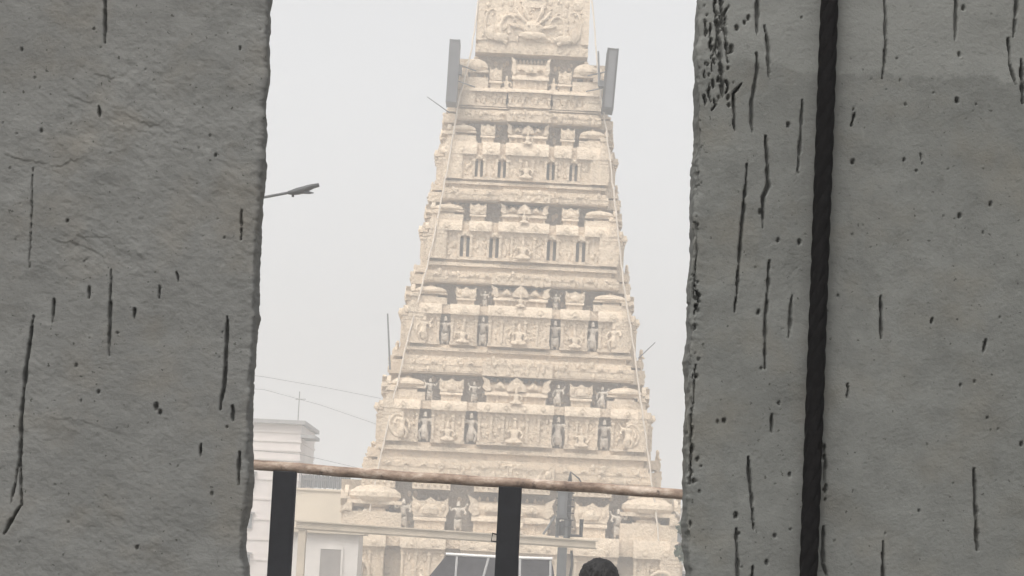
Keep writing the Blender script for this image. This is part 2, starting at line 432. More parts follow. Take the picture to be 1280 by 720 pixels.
for _ in range(75):
    x_, y_ = (random.gauss(897, 12), random.uniform(-10, 135)) if random.random() < .3 else (random.gauss(866, 5), random.choice((random.uniform(270, 420), random.uniform(430, 620), random.uniform(190, 250))))
    flake.append((x_, y_, random.uniform(.8, 2.2)))
R_p = flake + pitset(90, 866, 1290, .6, 1.5, [(921, 35, 4.5), (914, 60, 5), (936, 22, 4), (931, 28, 3.5), (985, 156, 4), (1066, 202, 4), (1199, 270, 4), (1199, 68, 3.5), (1204, 10, 4), (1196, 125, 4.5), (999, 303, 4), (972, 300, 3.5), (948, 390, 4), (1277, 555, 4), (920, 644, 5), (958, 703, 4), (905, 526, 4), (897, 527, 3), (974, 504, 3), (987, 593, 3.5), (968, 670, 3.5), (925, 310, 4), (950, 265, 4), (862, 655, 5), (858, 668, 5), (1238, 255, 4), (1130, 200, 3)])
L_st = [(0, 192, 62, 206, .0045), (60, 208, 105, 200, .004), (150, 140, 218, 166, .0045), (115, 92, 150, 96, .004), (60, 296, 130, 318, .005), (85, 292, 140, 298, .004), (85, 118, 120, 130, .004), (205, 160, 225, 170, .003), (60, 520, 140, 535, .0025), (120, 640, 160, 650, .003)]
R_st = []
YS = 3.0
tag(slab('concrete_slab', -1, YS, .062, left_edge, L_cr, L_p, L_st, M['concrete_rough'], 1.0, 1.1, 3),
    'broad rough plastered grey concrete slab with pitted face, left of the opening', 'concrete slab', 'upright concrete slabs beside the opening')
tag(slab('concrete_slab', 1, YS, .062, right_edge, R_cr, R_p, R_st, M['concrete_smooth'], .32, 1.2, 8),
    'smoother grey concrete slab full of vertical cracks with a black rope down its face', 'concrete slab', 'upright concrete slabs beside the opening')

# black twisted rope down the right slab, over its top edge
pt, pb = at(1037, 0, YS - .018), at(1010.5, 720, YS - .018)
def rope_pt(z):
    k = (z - pb.z) / (pt.z - pb.z); return pb + (pt - pb) * k
mb = MB(); N = 520; zt, zb = DECK + 3.215, DECK + .25
path = [rope_pt(zb + (zt - zb) * i / N) for i in range(N + 1)]
for i in range(1, 7): path.append(Vector((path[N].x, path[N].y + .02 * i, zt + .012 * math.sin(i / 6 * math.pi))))
for st in range(4):
    pts = []
    for i, p in enumerate(path):
        a = 2 * math.pi * (i * (zt - zb) / N / .12 + st / 4)
        pts.append(p + Vector((math.cos(a) * .0046, math.sin(a) * .0046, 0)))
    mb.tube(pts, .0082, 10)
tag(mb.build('rope', M['rope'], None, True), 'thick black twisted rope hanging down the cracked concrete slab', 'rope')

# ------------------------------------------------------------------ railing
YR = 11.0
rail = empty('metal_railing', (at(500, 593, YR).x, YR, DECK))
tag(rail, 'rusty brown pipe railing on black square posts crossing in front of the tower', 'railing')
o0 = rail.location
a, b = at(320, 581.5, YR), at(850, 618.5, YR); dv = (b - a) / (b.x - a.x)
def rail_at(x): return a + dv * (x - a.x)
mb = MB(); pts = []
xs = np.linspace(a.x - 3.4, b.x + 3.2, 90)
for x in xs:
    p = rail_at(x) - o0; pts.append(p + Vector((0, 0, .004 * math.sin(x * 3.1) + .0015 * math.sin(x * 17))))
mb.tube(pts, .0255, 16)
mb.build('top_rail', M['rust'], rail, True)
sp = (at(635, 650, YR).x - at(352, 650, YR).x)
x1 = at(353, 650, YR).x
for k in range(-3, 6):
    xc = x1 + sp * k
    if not (a.x - 3.4 < xc < b.x + 3.2): continue
    zt_ = rail_at(xc).z - DECK - .02
    mb = MB(); xl = xc - o0.x
    mb.box(xl - .0575, xl + .0575, -.03, .03, 0.012, zt_)
    po = mb.build('post', M['blackpost'], rail, False, .004)
    mb = MB(); mb.box(xl - .1, xl + .1, -.09, .09, 0, .012); mb.build('base_plate', M['blackpost'], po)
    if k == 1:
        h = at(620, 672, YR) - o0
        mb = MB(); mb.tube([(h.x + .02, -.02, h.z + .012), (h.x - .018, -.02, h.z + .02), (h.x - .022, -.02, h.z - .018), (h.x + .02, -.02, h.z - .02)], .0045, 6)
        mb.build('hook', M['darkmetal'], po)

# ------------------------------------------------------------------ temple tower
YC = 116.0
def hwpx(y):
    return float(np.interp(y, [-120, 0, 66, 150, 246, 350, 460, 588, 660, 720, 880], [52, 66, 78, 91, 104, 122, 145, 172, 190, 206, 240]))
def solve(y):
    hw = 5.0
    for _ in range(12):
        hd = .62 * hw + .5; Yf = YC - hd
        el = PITCH + math.atan((360 - y) * 1.001 / F)
        dep = Yf / math.cos(el) * math.cos(el - PITCH)
        hw = hwpx(y) * dep / F
    return CAM.z + Yf * math.tan(el), hw, hd
axis = at(650.3, 360, YC - 4)
tower = empty('temple_tower', (axis.x, YC, 0), R(.6))
tag(tower, 'tall cream temple gateway tower of stacked carved storeys with shrines and statues', 'temple tower')

def standing(club):
    J = {'pel': (0, 0, .50, .075), 'wai': (0, 0, .58, .062), 'che': (0, -.01, .70, .085), 'nec': (0, 0, .78, .032), 'hea': (0, -.01, .84, .052), 'cr1': (0, 0, .91, .056), 'cr2': (0, 0, 1.0, .022),
         'lk': (.07, -.02, .27, .045), 'lf': (.075, 0, .03, .036), 'rk': (-.06, -.03, .27, .045), 'rf': (-.07, -.01, .03, .036),
         'ls': (.12, 0, .745, .036), 'le': (.20, -.03, .63, .036), 'lh': (.16, -.10, .56, .036), 'rs': (-.12, 0, .745, .036), 're': (-.21, -.02, .66, .036), 'rh': (-.24, -.07, .80, .03),
         'sk1': (0, 0, .32, .115), 'sk2': (0, .01, .10, .10), 'l2e': (.2, .02, .80, .03), 'l2h': (.24, -.02, .93, .03)}
    if club:
        J['rk'] = (-.16, -.08, .31, .045); J['rf'] = (-.10, -.02, .06, .036); J['rh'] = (-.20, -.1, .42, .034); J['re'] = (-.21, -.04, .58, .027)
    B = [('pel', 'wai'), ('wai', 'che'), ('che', 'nec'), ('nec', 'hea'), ('hea', 'cr1'), ('cr1', 'cr2'), ('pel', 'lk'), ('lk', 'lf'), ('pel', 'rk'), ('rk', 'rf'),
         ('che', 'ls'), ('ls', 'le'), ('le', 'lh'), ('che', 'rs'), ('rs', 're'), ('re', 'rh'), ('ls', 'l2e'), ('l2e', 'l2h'), ('pel', 'sk1'), ('sk1', 'sk2')]
    return skin_mesh('statue_club' if club else 'statue_standing', J, B, 0, 1)
def seated():
    J = {'pel': (0, 0, .14, .13), 'wai': (0, 0, .30, .10), 'che': (0, -.01, .50, .135), 'nec': (0, 0, .64, .05), 'hea': (0, -.02, .74, .085), 'cr1': (0, 0, .86, .075), 'cr2': (0, 0, 1.0, .03),
         'lk': (.30, -.10, .10, .075), 'lf': (.04, -.22, .06, .05), 'rk': (-.30, -.10, .10, .075), 'rf': (-.06, -.20, .07, .05),
         'ls': (.19, 0, .57, .055), 'le': (.30, -.04, .38, .04), 'lh': (.24, -.15, .24, .04), 'rs': (-.19, 0, .57, .055), 're': (-.31, -.05, .42, .04), 'rh': (-.30, -.13, .60, .045)}
    B = [('pel', 'wai'), ('wai', 'che'), ('che', 'nec'), ('nec', 'hea'), ('hea', 'cr1'), ('cr1', 'cr2'), ('pel', 'lk'), ('lk', 'lf'), ('pel', 'rk'), ('rk', 'rf'),
         ('che', 'ls'), ('ls', 'le'), ('le', 'lh'), ('che', 'rs'), ('rs', 're'), ('re', 'rh')]
    return skin_mesh('statue_seated', J, B, 0, 1)
STAT = [standing(False), standing(True), seated()]
for m_ in STAT: m_.materials.clear(); m_.materials.append(M['statue'])
STAT_C = []
for m_ in STAT:
    c_ = m_.copy(); c_.materials.clear(); c_.materials.append(M['cream']); STAT_C.append(c_)
for m_ in STAT + STAT_C: m_.polygons.foreach_set('use_smooth', [True] * len(m_.polygons))

def statue(parent, kind, face, u, d, z, h, pale=False, wide=1.15):
    T, ang = face
    o = bpy.data.objects.new('statue', (STAT_C if pale else STAT)[kind]); col.objects.link(o)
    o.parent = parent; o.location = T(u, d, z); o.rotation_euler.z = ang + random.uniform(-.12, .12)
    fx = random.choice((-1, 1)) if kind != 2 else 1
    o.scale = (fx * h * wide, h * wide, h)
    return o

def eave(mb, u0, u1, d0, z0, z1, out=.27, back=.4):
    h = z1 - z0
    mb.prism([(d0 - back, z0), (d0 + .04, z0 + .02), (d0 + out, z0 - .02), (d0 + out - .01, z0 + .2 * h), (d0 + out * .72, z0 + .55 * h), (d0 + out * .3, z0 + .86 * h), (d0 + .02, z1), (d0 - back, z1)], u0 - .07, u1 + .07)

def kudu(mb, u, d, z, r):
    pr = [(u - r, z - .2 * r), (u - r * .95, z + .3 * r), (u - r * .55, z + .85 * r), (u, z + 1.25 * r), (u + r * .55, z + .85 * r), (u + r * .95, z + .3 * r), (u + r, z - .2 * r)]
    mb.plate(pr, d - .12, d + .07)
    mb.blob(u, d + .06, z + .28 * r, r * .5, .07, r * .45, 7, 4)

def shrine(kind, T, u, w, d0, db, z0, z1):
    mb = MB(T); h = z1 - z0; hw_ = w * .47
    if kind == 'kuta':
        mb.box(u - hw_ * .8, u + hw_ * .8, db, d0 - .06, z0, z0 + .34 * h)
        for s in (-1, 1): mb.box(u + s * hw_ * .72 - .05, u + s * hw_ * .72 + .05, db, d0 - .0, z0, z0 + .33 * h)
        eave(mb, u - hw_ * .86, u + hw_ * .86, d0 - .1, z0 + .34 * h, z0 + .5 * h, .16, .3)
        mb.box(u - hw_ * .66, u + hw_ * .66, db, d0 - .14, z0 + .5 * h, z0 + .58 * h)
        cy = (d0 - .12 + db) / 2; dy = max(.2, (d0 - .12 - db) / 2)
        mb.lathe(u, cy, [(hw_ * .86, z0 + .57 * h), (hw_ * 1.02, z0 + .66 * h), (hw_ * .98, z0 + .75 * h), (hw_ * .7, z0 + .86 * h), (hw_ * .3, z0 + .92 * h), (hw_ * .14, z0 + .94 * h), (hw_ * .22, z0 + .97 * h), (.02, z0 + 1.02 * h)], 8, 1, dy / hw_, math.pi / 8)
        kudu(mb, u, d0 - .05, z0 + .68 * h, hw_ * .45)
    elif kind == 'panjara':
        mb.box(u - hw_ * .84, u + hw_ * .84, db, d0 - .05, z0, z0 + .3 * h)
        eave(mb, u - hw_ * .84, u + hw_ * .84, d0 - .1, z0 + .3 * h, z0 + .42 * h, .16, .3)
        mb.plate([(u - hw_ * .9, z0 + .42 * h), (u - hw_ * 1.04, z0 + .62 * h), (u - hw_ * .98, z0 + .86 * h), (u - hw_ * 1.02, z0 + .99 * h), (u - hw_ * .72, z0 + .87 * h), (u - hw_ * .34, z0 + .87 * h), (u - .0, z0 + .98 * h), (u + hw_ * .34, z0 + .87 * h), (u + hw_ * .72, z0 + .87 * h), (u + hw_ * 1.02, z0 + .99 * h), (u + hw_ * .98, z0 + .86 * h), (u + hw_ * 1.04, z0 + .62 * h), (u + hw_ * .9, z0 + .42 * h)], db, d0)
        mb.lathe(u, d0 - .02, [(hw_ * .5, z0 + .5 * h), (hw_ * .56, z0 + .62 * h), (hw_ * .36, z0 + .74 * h), (.02, z0 + .78 * h)], 8, 1, .35)
        for s in (-1, 1): mb.blob(u + s * hw_ * .72, d0 + .02, z0 + .68 * h, hw_ * .14, .07, .12 * h, 6, 4)
    else:
        mb.box(u - hw_ * .93, u + hw_ * .93, db, d0 - .12, z0, z0 + .32 * h)
        for k in range(7):
            x = u + hw_ * .9 * (k / 3 - 1); mb.box(x - .055, x + .055, db, d0 - .05, z0, z0 + .31 * h)
        eave(mb, u - hw_ * .95, u + hw_ * .95, d0 - .12, z0 + .32 * h, z0 + .47 * h, .18, .4)
        prof = []
        dm = max(.35, (d0 - .05 - db))
        for k in range(9):
            a_ = math.pi * k / 16
            prof.append((db + dm * (.86 * math.cos(a_) ** .8 + .12 * math.sin(a_ * 2)), z0 + .47 * h + .42 * h * math.sin(a_)))
        prof += [(db, z0 + .89 * h), (db, z0 + .47 * h)]
        mb.prism(prof, u - hw_ * .95, u + hw_ * .95)
        for s in (-1, 1):            # horn-shaped gable ends
            mb.plate([(u + s * hw_ * .93, z0 + .45 * h), (u + s * hw_ * 1.08, z0 + .6 * h), (u + s * hw_ * 1.02, z0 + .8 * h), (u + s * hw_ * 1.1, z0 + 1.0 * h), (u + s * hw_ * .86, z0 + .88 * h), (u + s * hw_ * .8, z0 + .5 * h)], db, d0 + .02)
            kudu(mb, u + s * hw_ * .52, d0 - .06, z0 + .62 * h, hw_ * .15)
        kudu(mb, u, d0 + .05, z0 + .56 * h, hw_ * .3)
        for k in range(9):
            x = u + hw_ * .8 * (k / 4 - 1); mb.lathe(x, db + dm * .35, [(.05, z0 + .86 * h), (.09, z0 + .92 * h), (.02, z0 + 1.0 * h)], 6)
    return mb

def relief(mb, u0, u1, d, z0, z1, n):
    """small stucco ornaments on a bay"""
    for _ in range(n):
        u = random.uniform(u0 + .08, u1 - .08); z = random.uniform(z0, z1)
        r = random.uniform(.05, .13)
        mb.blob(u, d, z, r, random.uniform(.05, .11), r * random.uniform(.8, 1.9), 6, 4)

STOREYS = [
    # plinth_bottom, plinth_top, mould_top, wall_top, eave_top, recess_top(px on the axis), niche fractions, niche style
    dict(y=(830, 792, 776, 690, 667, 600), n=(.70, .34), style='statue'),
    dict(y=(600, 577, 557, 517, 505, 471), n=(.70, .34), style='statue'),
    dict(y=(471, 449, 434, 397, 384, 357), n=(.685, .335), style='statue'),
    dict(y=(357, 342, 327, 292, 279, 253), n=(.635, .315), style='window'),
    dict(y=(253, 238, 226, 196, 180, 153), n=(.60, .31), style='window'),
    dict(y=(153, 139, 134, 117, 112, 67), n=None, style=None),
]
for si, P in enumerate(STOREYS):
    y = P['y']; zz = [solve(v)[0] for v in y]
    zp0, zp1, zm, zw, ze, zr = zz
    _, hw, hd = solve(y[0] - (y[0] - y[1]) * .3); _, nhw, nhd = solve(y[5])
    _, whw, whd = solve((y[2] + y[3]) / 2); whw = min(hw - .05, whw - .03); 
    dtop = (hd - nhd)
    rc = dtop + .95                              # recess wall behind the next plinth
    core = MB()
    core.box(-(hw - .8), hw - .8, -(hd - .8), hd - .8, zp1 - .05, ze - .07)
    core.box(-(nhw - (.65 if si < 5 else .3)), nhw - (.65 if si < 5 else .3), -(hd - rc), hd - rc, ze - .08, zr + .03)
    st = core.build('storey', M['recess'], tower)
    FR = ((lambda hd: (lambda u, d, z: (u, -(hd + d), z)))(hd), 0.0)
    RT = ((lambda hw: (lambda u, d, z: (hw + d, u, z)))(hw), math.pi / 2)
    LT = ((lambda hw: (lambda u, d, z: (-(hw + d), -u, z)))(hw), -math.pi / 2)
    # plinth
    pl = MB(); hpl = zp1 - zp0
    pl.box(-hw, hw, -hd, hd, zp0 + .10 * hpl, zp0 + .72 * hpl)
    pl.box(-hw + .09, hw - .09, -hd + .09, hd - .09, zp0, zp0 + .10 * hpl - .002)
    pl.box(-hw + .14, hw - .14, -hd + .14, hd - .14, zp0 + .72 * hpl + .002, zp1)
    pl.T = FR[0]
    pl.box(-.3 * hw, .3 * hw, -.5, .32, zp0 - .02 * hpl, zp0 + .8 * hpl)
    pl.box(-.27 * hw, .27 * hw, -.5, .22, zp0 + .8 * hpl + .002, zp1 + .004)
    nd = 22
    for k in range(nd):
        u = -.27 * hw + .54 * hw * (k + .5) / nd
        pl.box(u - .27 * hw / nd * .55, u + .27 * hw / nd * .55, 0, .38, zp0 + .6 * hpl, zp0 + .74 * hpl)
    for k in range(2): pl.box(-hw + .01, hw - .01, -.3, .02 + .012 * k, zp0 + (.2 + .3 * k) * hpl, zp0 + (.26 + .3 * k) * hpl)
    nk = int(hw * 2.2)
    for q in range(nk):
        u = -hw * .96 + hw * 1.92 * (q + .5) / nk
        if abs(u) > .33 * hw and random.random() < .8:
            r = min(.16, .3 * hpl); kudu(pl, u, .02, zp0 + .62 * hpl, r)
    relief(pl, -hw + .2, -.32 * hw, .02, zp0 + .15 * hpl, zp0 + .9 * hpl, int(hw * 2.2)); relief(pl, .32 * hw, hw - .2, .02, zp0 + .15 * hpl, zp0 + .9 * hpl, int(hw * 2.2))
    relief(pl, -.28 * hw, .28 * hw, .33, zp0 + .1 * hpl, zp0 + .9 * hpl, int(hw * 4))
    for fc in (RT, LT):
        pl.T = fc[0]
        relief(pl, -.6 * hd, .6 * hd, .67, zp0 + .1 * hpl, zp0 + 1.0 * hpl, int(hd * 6))
        pl.box(-.62 * hd, .62 * hd, -.5, .66, zp0 + .05 * hpl, zp0 + .86 * hpl)
    pl.build('plinth', M['cream'], st)
    # moulding, bays, pilasters, ornaments
    RT = ((lambda hw: (lambda u, d, z: (hw + d, u, z)))(whw + .06), math.pi / 2)
    LT = ((lambda hw: (lambda u, d, z: (-(hw + d), -u, z)))(whw + .06), -math.pi / 2)
    wl = MB(); ev = MB(); hm = zm - zp1
    wl.box(-hw + .38, hw - .38, -hd + .38, hd - .38, zp1, zp1 + .45 * hm)
    wl.box(-hw + .14, hw - .14, -hd + .14, hd - .14, zp1 + .45 * hm + .002, zp1 + .72 * hm)
    wl.box(-hw + .42, hw - .42, -hd + .42, hd - .42, zp1 + .72 * hm + .002, zm)
    fl = MB()
    shr = []
    k = whw / 1.0
    if P['n']:
        n1, n2 = P['n']; hn = .052
        front = [(-1.0, -n1 - hn, -.26), (-n1 + hn, -n2 - hn, -.16), (-n2 + hn, n2 - hn, -.02), (n2 + hn, n1 - hn, -.16), (n1 + hn, 1.0, -.26)]
    else:
        front = [(-.97, -.34, -.2), (-.3, .3, .0), (.34, .97, -.2)]
    for fc, half, bays in ((FR, whw, front), (RT, hd - .04, [(-1, -.66, .04), (-.6, .6, .40), (.66, 1, .04)]), (LT, hd - .04, [(-1, -.66, .04), (-.6, .6, .40), (.66, 1, .04)])):
        wl.T = ev.T = fc[0]
        if fc is not FR:
            wl.box(-.64 * half, .64 * half, -.5, .58 + .5 * (hw - whw), zp1 + .02, zp1 + .6 * hm); wl.box(-.62 * half, .62 * half, -.5, .5, zp1 + .6 * hm + .003, zm + .05)
            relief(wl, -.6 * half, .6 * half, .56, zp1, zm, int(half * 3))
        for (b0, b1, d0) in bays:
            u0_, u1_ = b0 * half, b1 * half
            j = random.uniform(-.012, .012)
            wl.box(u0_, u1_, -.82, d0 + j, zm - .02, zw + .02)
            wl.box(u0_ - .04, u1_ + .04, -.7, d0 + .07 + j, zm - .015, zm + .14)
            wl.box(u0_ - .03, u1_ + .03, -.7, d0 + .06 + j, zw - .20, zw + .01)
            npil = max(2, int((u1_ - u0_) / .55) + 1)
            for q in range(npil):
                u = u0_ + .07 + (u1_ - u0_ - .14) * q / (npil - 1)
                wl.box(u - .055, u + .055, -.6, d0 + .13 + j, zm + .14, zw - .2)
                wl.box(u - .09, u + .09, -.6, d0 + .16 + j, zw - .34, zw - .24)
            relief(wl, u0_, u1_, d0 + j, zm + .15, zw - .05, int((u1_ - u0_) * 15))
            eave(ev, u0_, u1_, d0 + j, zw + .012, ze, .27 if fc is FR else .13)
            if ze - zw > .25:
                nk = max(1, int((u1_ - u0_) / .9))
                for q in range(nk): kudu(ev, u0_ + (u1_ - u0_) * (q + .5) / nk, d0 + .2, zw + .12, min(.26, .45 * (ze - zw)))
        if P['n'] or fc is not FR:
            ev.box(-half + .3, half - .3, -.9, -.42, zw + .06, ze - .012)       # recessed slab over the niches
    wl.T = FR[0]; relief(wl, -nhw + .7, nhw - .7, -rc + .02, ze + .1, zr - .1, int(nhw * 9))
    wl.build('wall', M['cream'], st); ev.build('eave', M['cream'], st)
    # shrines on the eave, seen against the recess wall
    hr = zr - ze
    sh_h = hr * (.66 if si == 0 else .9 if si < 5 else .62); wk = 1.18 if si == 0 else 1.0
    kinds = [(-.885, .165, 'kuta', -.28), (-.53, .205, 'panjara', -.18), (0, .56, 'sala', -.05), (.53, .205, 'panjara', -.18), (.885, .165, 'kuta', -.28)]
    rhw = (whw + nhw) / 2 - .02
    for (c_, w_, kd, d0) in kinds:
        dd = d0 - .12 - .3 * dtop
        w_ = w_ * random.uniform(.95, 1.05) * (wk if kd != 'sala' else 1)
        shrine(kd, FR[0], c_ * rhw, w_ * rhw, dd, -rc - .05, ze - .02, ze + sh_h * random.uniform(.94, 1.0) * (1.08 if kd == 'sala' and si < 5 else 1.5 if kd == 'sala' else 1)).build('shrine', M['cream'], st)
    if si == 0:                          # block course with dots over the shrine heads
        mb = MB(FR[0])
        for (c_, w_) in ((-.88, .22), (-.53, .25), (0, .5), (.53, .25), (.88, .22)):
            a_, b_ = (c_ - w_ / 2) * rhw, (c_ + w_ / 2) * rhw
            mb.box(a_, b_, -rc - .05, -.5 - .3 * dtop, ze + .76 * hr, ze + .93 * hr); mb.box(a_ - .06, b_ + .06, -rc - .05, -.42 - .3 * dtop, ze + .93 * hr + .002, ze + .985 * hr)
            nd_ = int((b_ - a_) / .28)
            for q in range(nd_): mb.blob(a_ + (b_ - a_) * (q + .5) / nd_, -.5 - .3 * dtop, ze + .85 * hr, .08, .09, .1, 6, 4)
        mb.build('block_course', M['cream'], st)
    for fc in (RT, LT):
        shrine('sala', fc[0], 0, hd * 1.0, .34, -(hw - nhw) - .95, ze - .02, ze + hr * .9).build('shrine', M['cream'], st)
        for s in (-1, 1): shrine('kuta', fc[0], s * hd * .8, hd * .3, .02, -(hw - nhw) - .95, ze - .02, ze + hr * .88).build('shrine', M['cream'], st)
    # niches
    if P['n']:
        for u in (-n1, -n2, n2, n1):
            uu = u * whw; wn = hn * whw
            if P['style'] == 'window':
                mb = MB(FR[0]); zb_, zt_ = zm + .1 * (zw - zm), zm + .82 * (zw - zm)
                mb.box(uu - wn, uu + wn, -.8, -.14, zm - .01, zb_)
                mb.box(uu - wn, uu + wn, -.8, -.16, zt_, zw + .03)
                mb.box(uu - wn * .3, uu + wn * .3, -.8, -.3, zb_, zt_)
                kudu(mb, uu, -.12, zt_ + .06, wn * .8)
                w_ = mb.build('window', M['cream'], st)
                mb = MB(FR[0])
                for s in (-1, 1): mb.box(uu + s * wn * .62 - wn * .3, uu + s * wn * .62 + wn * .3, -.79, -.62, zb_ + .02, zt_ - .02)
                mb.build('shutter', M['window'], st)
            else:
                statue(st, random.choice((0, 1)), FR, uu, -.42, zm - .02, (zw - zm) * random.uniform(.94, 1.02) * (.6 if si == 0 else 1), False, 1.25 if si else 1.5)
    # figures between the shrines, on the bays and along the side faces
    if si < 5:
        for u in (-.705, -.345, .345, .705):
            if si >= 2 and (si > 2 or abs(u) > .5): continue
            statue(st, random.choice((0, 1, 0)), FR, u * rhw, -.5 - .3 * dtop, ze - .02, hr * random.uniform(.72, .84) * (.72 if si == 0 else 1), False, 1.2)
        statue(st, 2, FR, 0, .12, ze - .15 * (ze - zw), hr * .62, True)
        statue(st, 2, FR, 0, .08, zm + .05, (zw - zm) * .75, True)
        if si < 3:
            for u in (-.52, .52): statue(st, 2, FR, u * whw, -.04, zm + .05, (zw - zm) * .62, True)
            for u in ((-.88, .88) if si else ()): statue(st, 1, FR, u * whw, -.1, zm + .02, (zw - zm) * .9, True, 1.3)
        for fc in (RT, LT):
            statue(st, 1, fc, -.6 * hd, .05, zm, (zw - zm) * 1.05, False, 1.1)
            statue(st, 0, fc, -.55 * hd, .0, ze - .03, hr * .85, False, 1.1)
            statue(st, 2, fc, -.1 * hd, .52 + hw - whw, zp0 + .8 * hpl, (zw - zm) * random.uniform(.5, .75), True, 1.2); statue(st, random.choice((0, 1)), fc, -.5 * hd, .4 + hw - whw, zp0 + .8 * hpl, (zw - zm) * random.uniform(.7, .95), True, 1.5)
    else:
        for u in (-.70, -.36, .36, .70): statue(st, 2, FR, u * rhw, -.5 - .3 * dtop, ze - .02, hr * .42, True)
        for fc in (RT, LT):
            statue(st, 1, fc, -.6 * hd, .0, ze - .03, hr * .7, False, 1.1); statue(st, 0, fc, .3 * hd, .2, ze - .03, hr * .7, False, 1.1)
    # scrolled beasts at the ends of the lowest storeys
    if si < 2:
        for s in (-1, 1):
            mb = MB(FR[0]); pts = []; rs = []
            zc_ = zm + .55 * (zw - zm); R0 = (zw - zm) * .36
            for q in range(22):
                th = -1.9 + q * .29; rr_ = R0 * (1 - q / 30)
                pts.append((s * (whw * .9 + rr_ * math.cos(th)), -.06, zc_ + rr_ * math.sin(th) * 1.2)); rs.append(.10 * (1 - q / 40) * (1.5 if si == 0 else 1))
            mb.tube(pts, rs, 7); mb.build('scroll_ornament', M['cream'], st, True)

# stone base under the storeys, with the great doorway
zb0, bhw, bhd = solve(830)
mb = MB()
mb.box(-bhw, -2.1, -bhd, bhd, .02, zb0 - .004); mb.box(2.1, bhw, -bhd, bhd, .02, zb0 - .004); mb.box(-2.098, 2.098, -bhd + .01, bhd - .01, zb0 - .7, zb0 - .006)
for z0_, z1_, e in ((0, .5, .5), (.5, .8, .3), (1.4, 1.7, .15)):
    mb.box(-bhw - e, -2.0, -bhd - e, bhd + e, z0_ + .002, z1_); mb.box(2.0, bhw + e, -bhd - e, bhd + e, z0_ + .002, z1_)
mb.build('stone_base', M['granite'], tower)
for s in (-1, 1):
    mb = MB(); mb.box(min(.04 * s, 2.05 * s), max(.04 * s, 2.05 * s), -bhd + 1.5, -bhd + 1.62, .05, zb0 - .72); mb.build('gate_leaf', M['door'], tower)

# barrel roof with its great gable and relief
zr0, rhw_, rhd_ = solve(67)
rhw_ -= .32
mpx = mpp(113)
sh = MB()
Hr = 7.6
prof = []
for q in range(17):
    a_ = -math.pi * .04 + math.pi * 1.08 * q / 16
    prof.append(((rhd_ + .05) * math.cos(a_) * (1.04 if .1 < math.sin(a_) < .8 else 1), zr0 + Hr * .42 + Hr * .58 * math.sin(a_)))
prof = [(rhd_ - .05, zr0 + .12)] + prof + [(-rhd_ + .05, zr0 + .12)]
sh.prism([(d, z) for d, z in prof], -rhw_ + .25, rhw_ - .25)
sh.box(-rhw_, rhw_, -rhd_, rhd_, zr0 - .02, zr0 + .42)
sh.box(-rhw_ + .12, rhw_ - .12, -rhd_ + .12, rhd_ - .12, zr0 + .42, zr0 + .62)
sh.box(-rhw_ + .2, rhw_ - .2, -rhd_ - .02, rhd_, zr0 + .64, zr0 + 2.6)
for s in (-1, 1):
    sh.box(s * (rhw_ - .2) - .2, s * (rhw_ - .2) + .2, -rhd_ - .05, rhd_, zr0 + .62, zr0 + 3.6)
for q in range(14):
    u = -rhw_ + rhw_ * 2 * (q + .5) / 14
    sh.box(u - .07, u + .07, -rhd_ - .05, 0, zr0 + .1, zr0 + .36)
roof = sh.build('barrel_roof', M['cream'], tower)
rl = MB(lambda u, d, z: (u, -(rhd_ + d), z))
cz = zr0 + .9
for q in (0, 2, 3, 5, 6, 8):                        # fan of leaves over the central mask
    th = math.pi * (.08 + .84 * q / 8); L_ = 1.15 + .3 * math.sin(th) + .2 * (q % 2)
    rl.tube([(.45 * math.cos(th), .12, cz + .35 + .4 * math.sin(th)), (.8 * L_ * math.cos(th), .16, cz + .35 + .62 * L_ * math.sin(th)), (1.05 * L_ * math.cos(th), .08, cz + .35 + .95 * L_ * math.sin(th))], [.07, .12, .05], 6)
rl.blob(0, .12, cz + .45, .5, .2, .42); rl.blob(0, .18, cz + .05, .75, .16, .22)
for s in (-1, 1):
    rl.blob(s * .22, .28, cz + .55, .09, .08, .09)
    pts = [(s * (1.25 + .45 * math.cos(t_)), .1, cz + .35 + .75 * math.sin(t_)) for t_ in np.linspace(-1.4, 2.4, 12)]
    rl.tube(pts, [.12 - .006 * i for i in range(12)], 6)
    pts = [(s * (2.15 + .35 * math.cos(t_)), .06, cz + .6 + .8 * math.sin(t_)) for t_ in np.linspace(-1.6, 2.0, 12)]
    rl.tube(pts, [.12 - .007 * i for i in range(12)], 6)
    rl.blob(s * 1.7, .1, cz - .1, .5, .14, .25); rl.blob(s * 2.2, .1, cz + .1, .25, .12, .4)
rl.box(-.62, .62, 0, .15, cz + 1.55, cz + 1.95); rl.box(-.42, .42, 0, .2, cz + 1.97, cz + 2.15)
relief(rl, -2.7, 2.7, .04, zr0 + .7, zr0 + 3.6, 90)
for _ in range(26):
    rl.blob(random.uniform(-2.5, 2.5), .02, random.uniform(zr0 + .8, zr0 + 3.4), random.uniform(.15, .4), .12, random.uniform(.12, .35), 7, 5)
rl.build('gable_relief', M['cream'], roof)
for q in range(5):
    mb = MB(); mb.lathe((q - 2) * 1.15, 0, [(.22, zr0 + Hr - .05), (.12, zr0 + Hr + .12), (.3, zr0 + Hr + .4), (.1, zr0 + Hr + .65), (.16, zr0 + Hr + .75), (.02, zr0 + Hr + 1.15)], 12)
    mb.build('finial', M['cream'], roof, True)

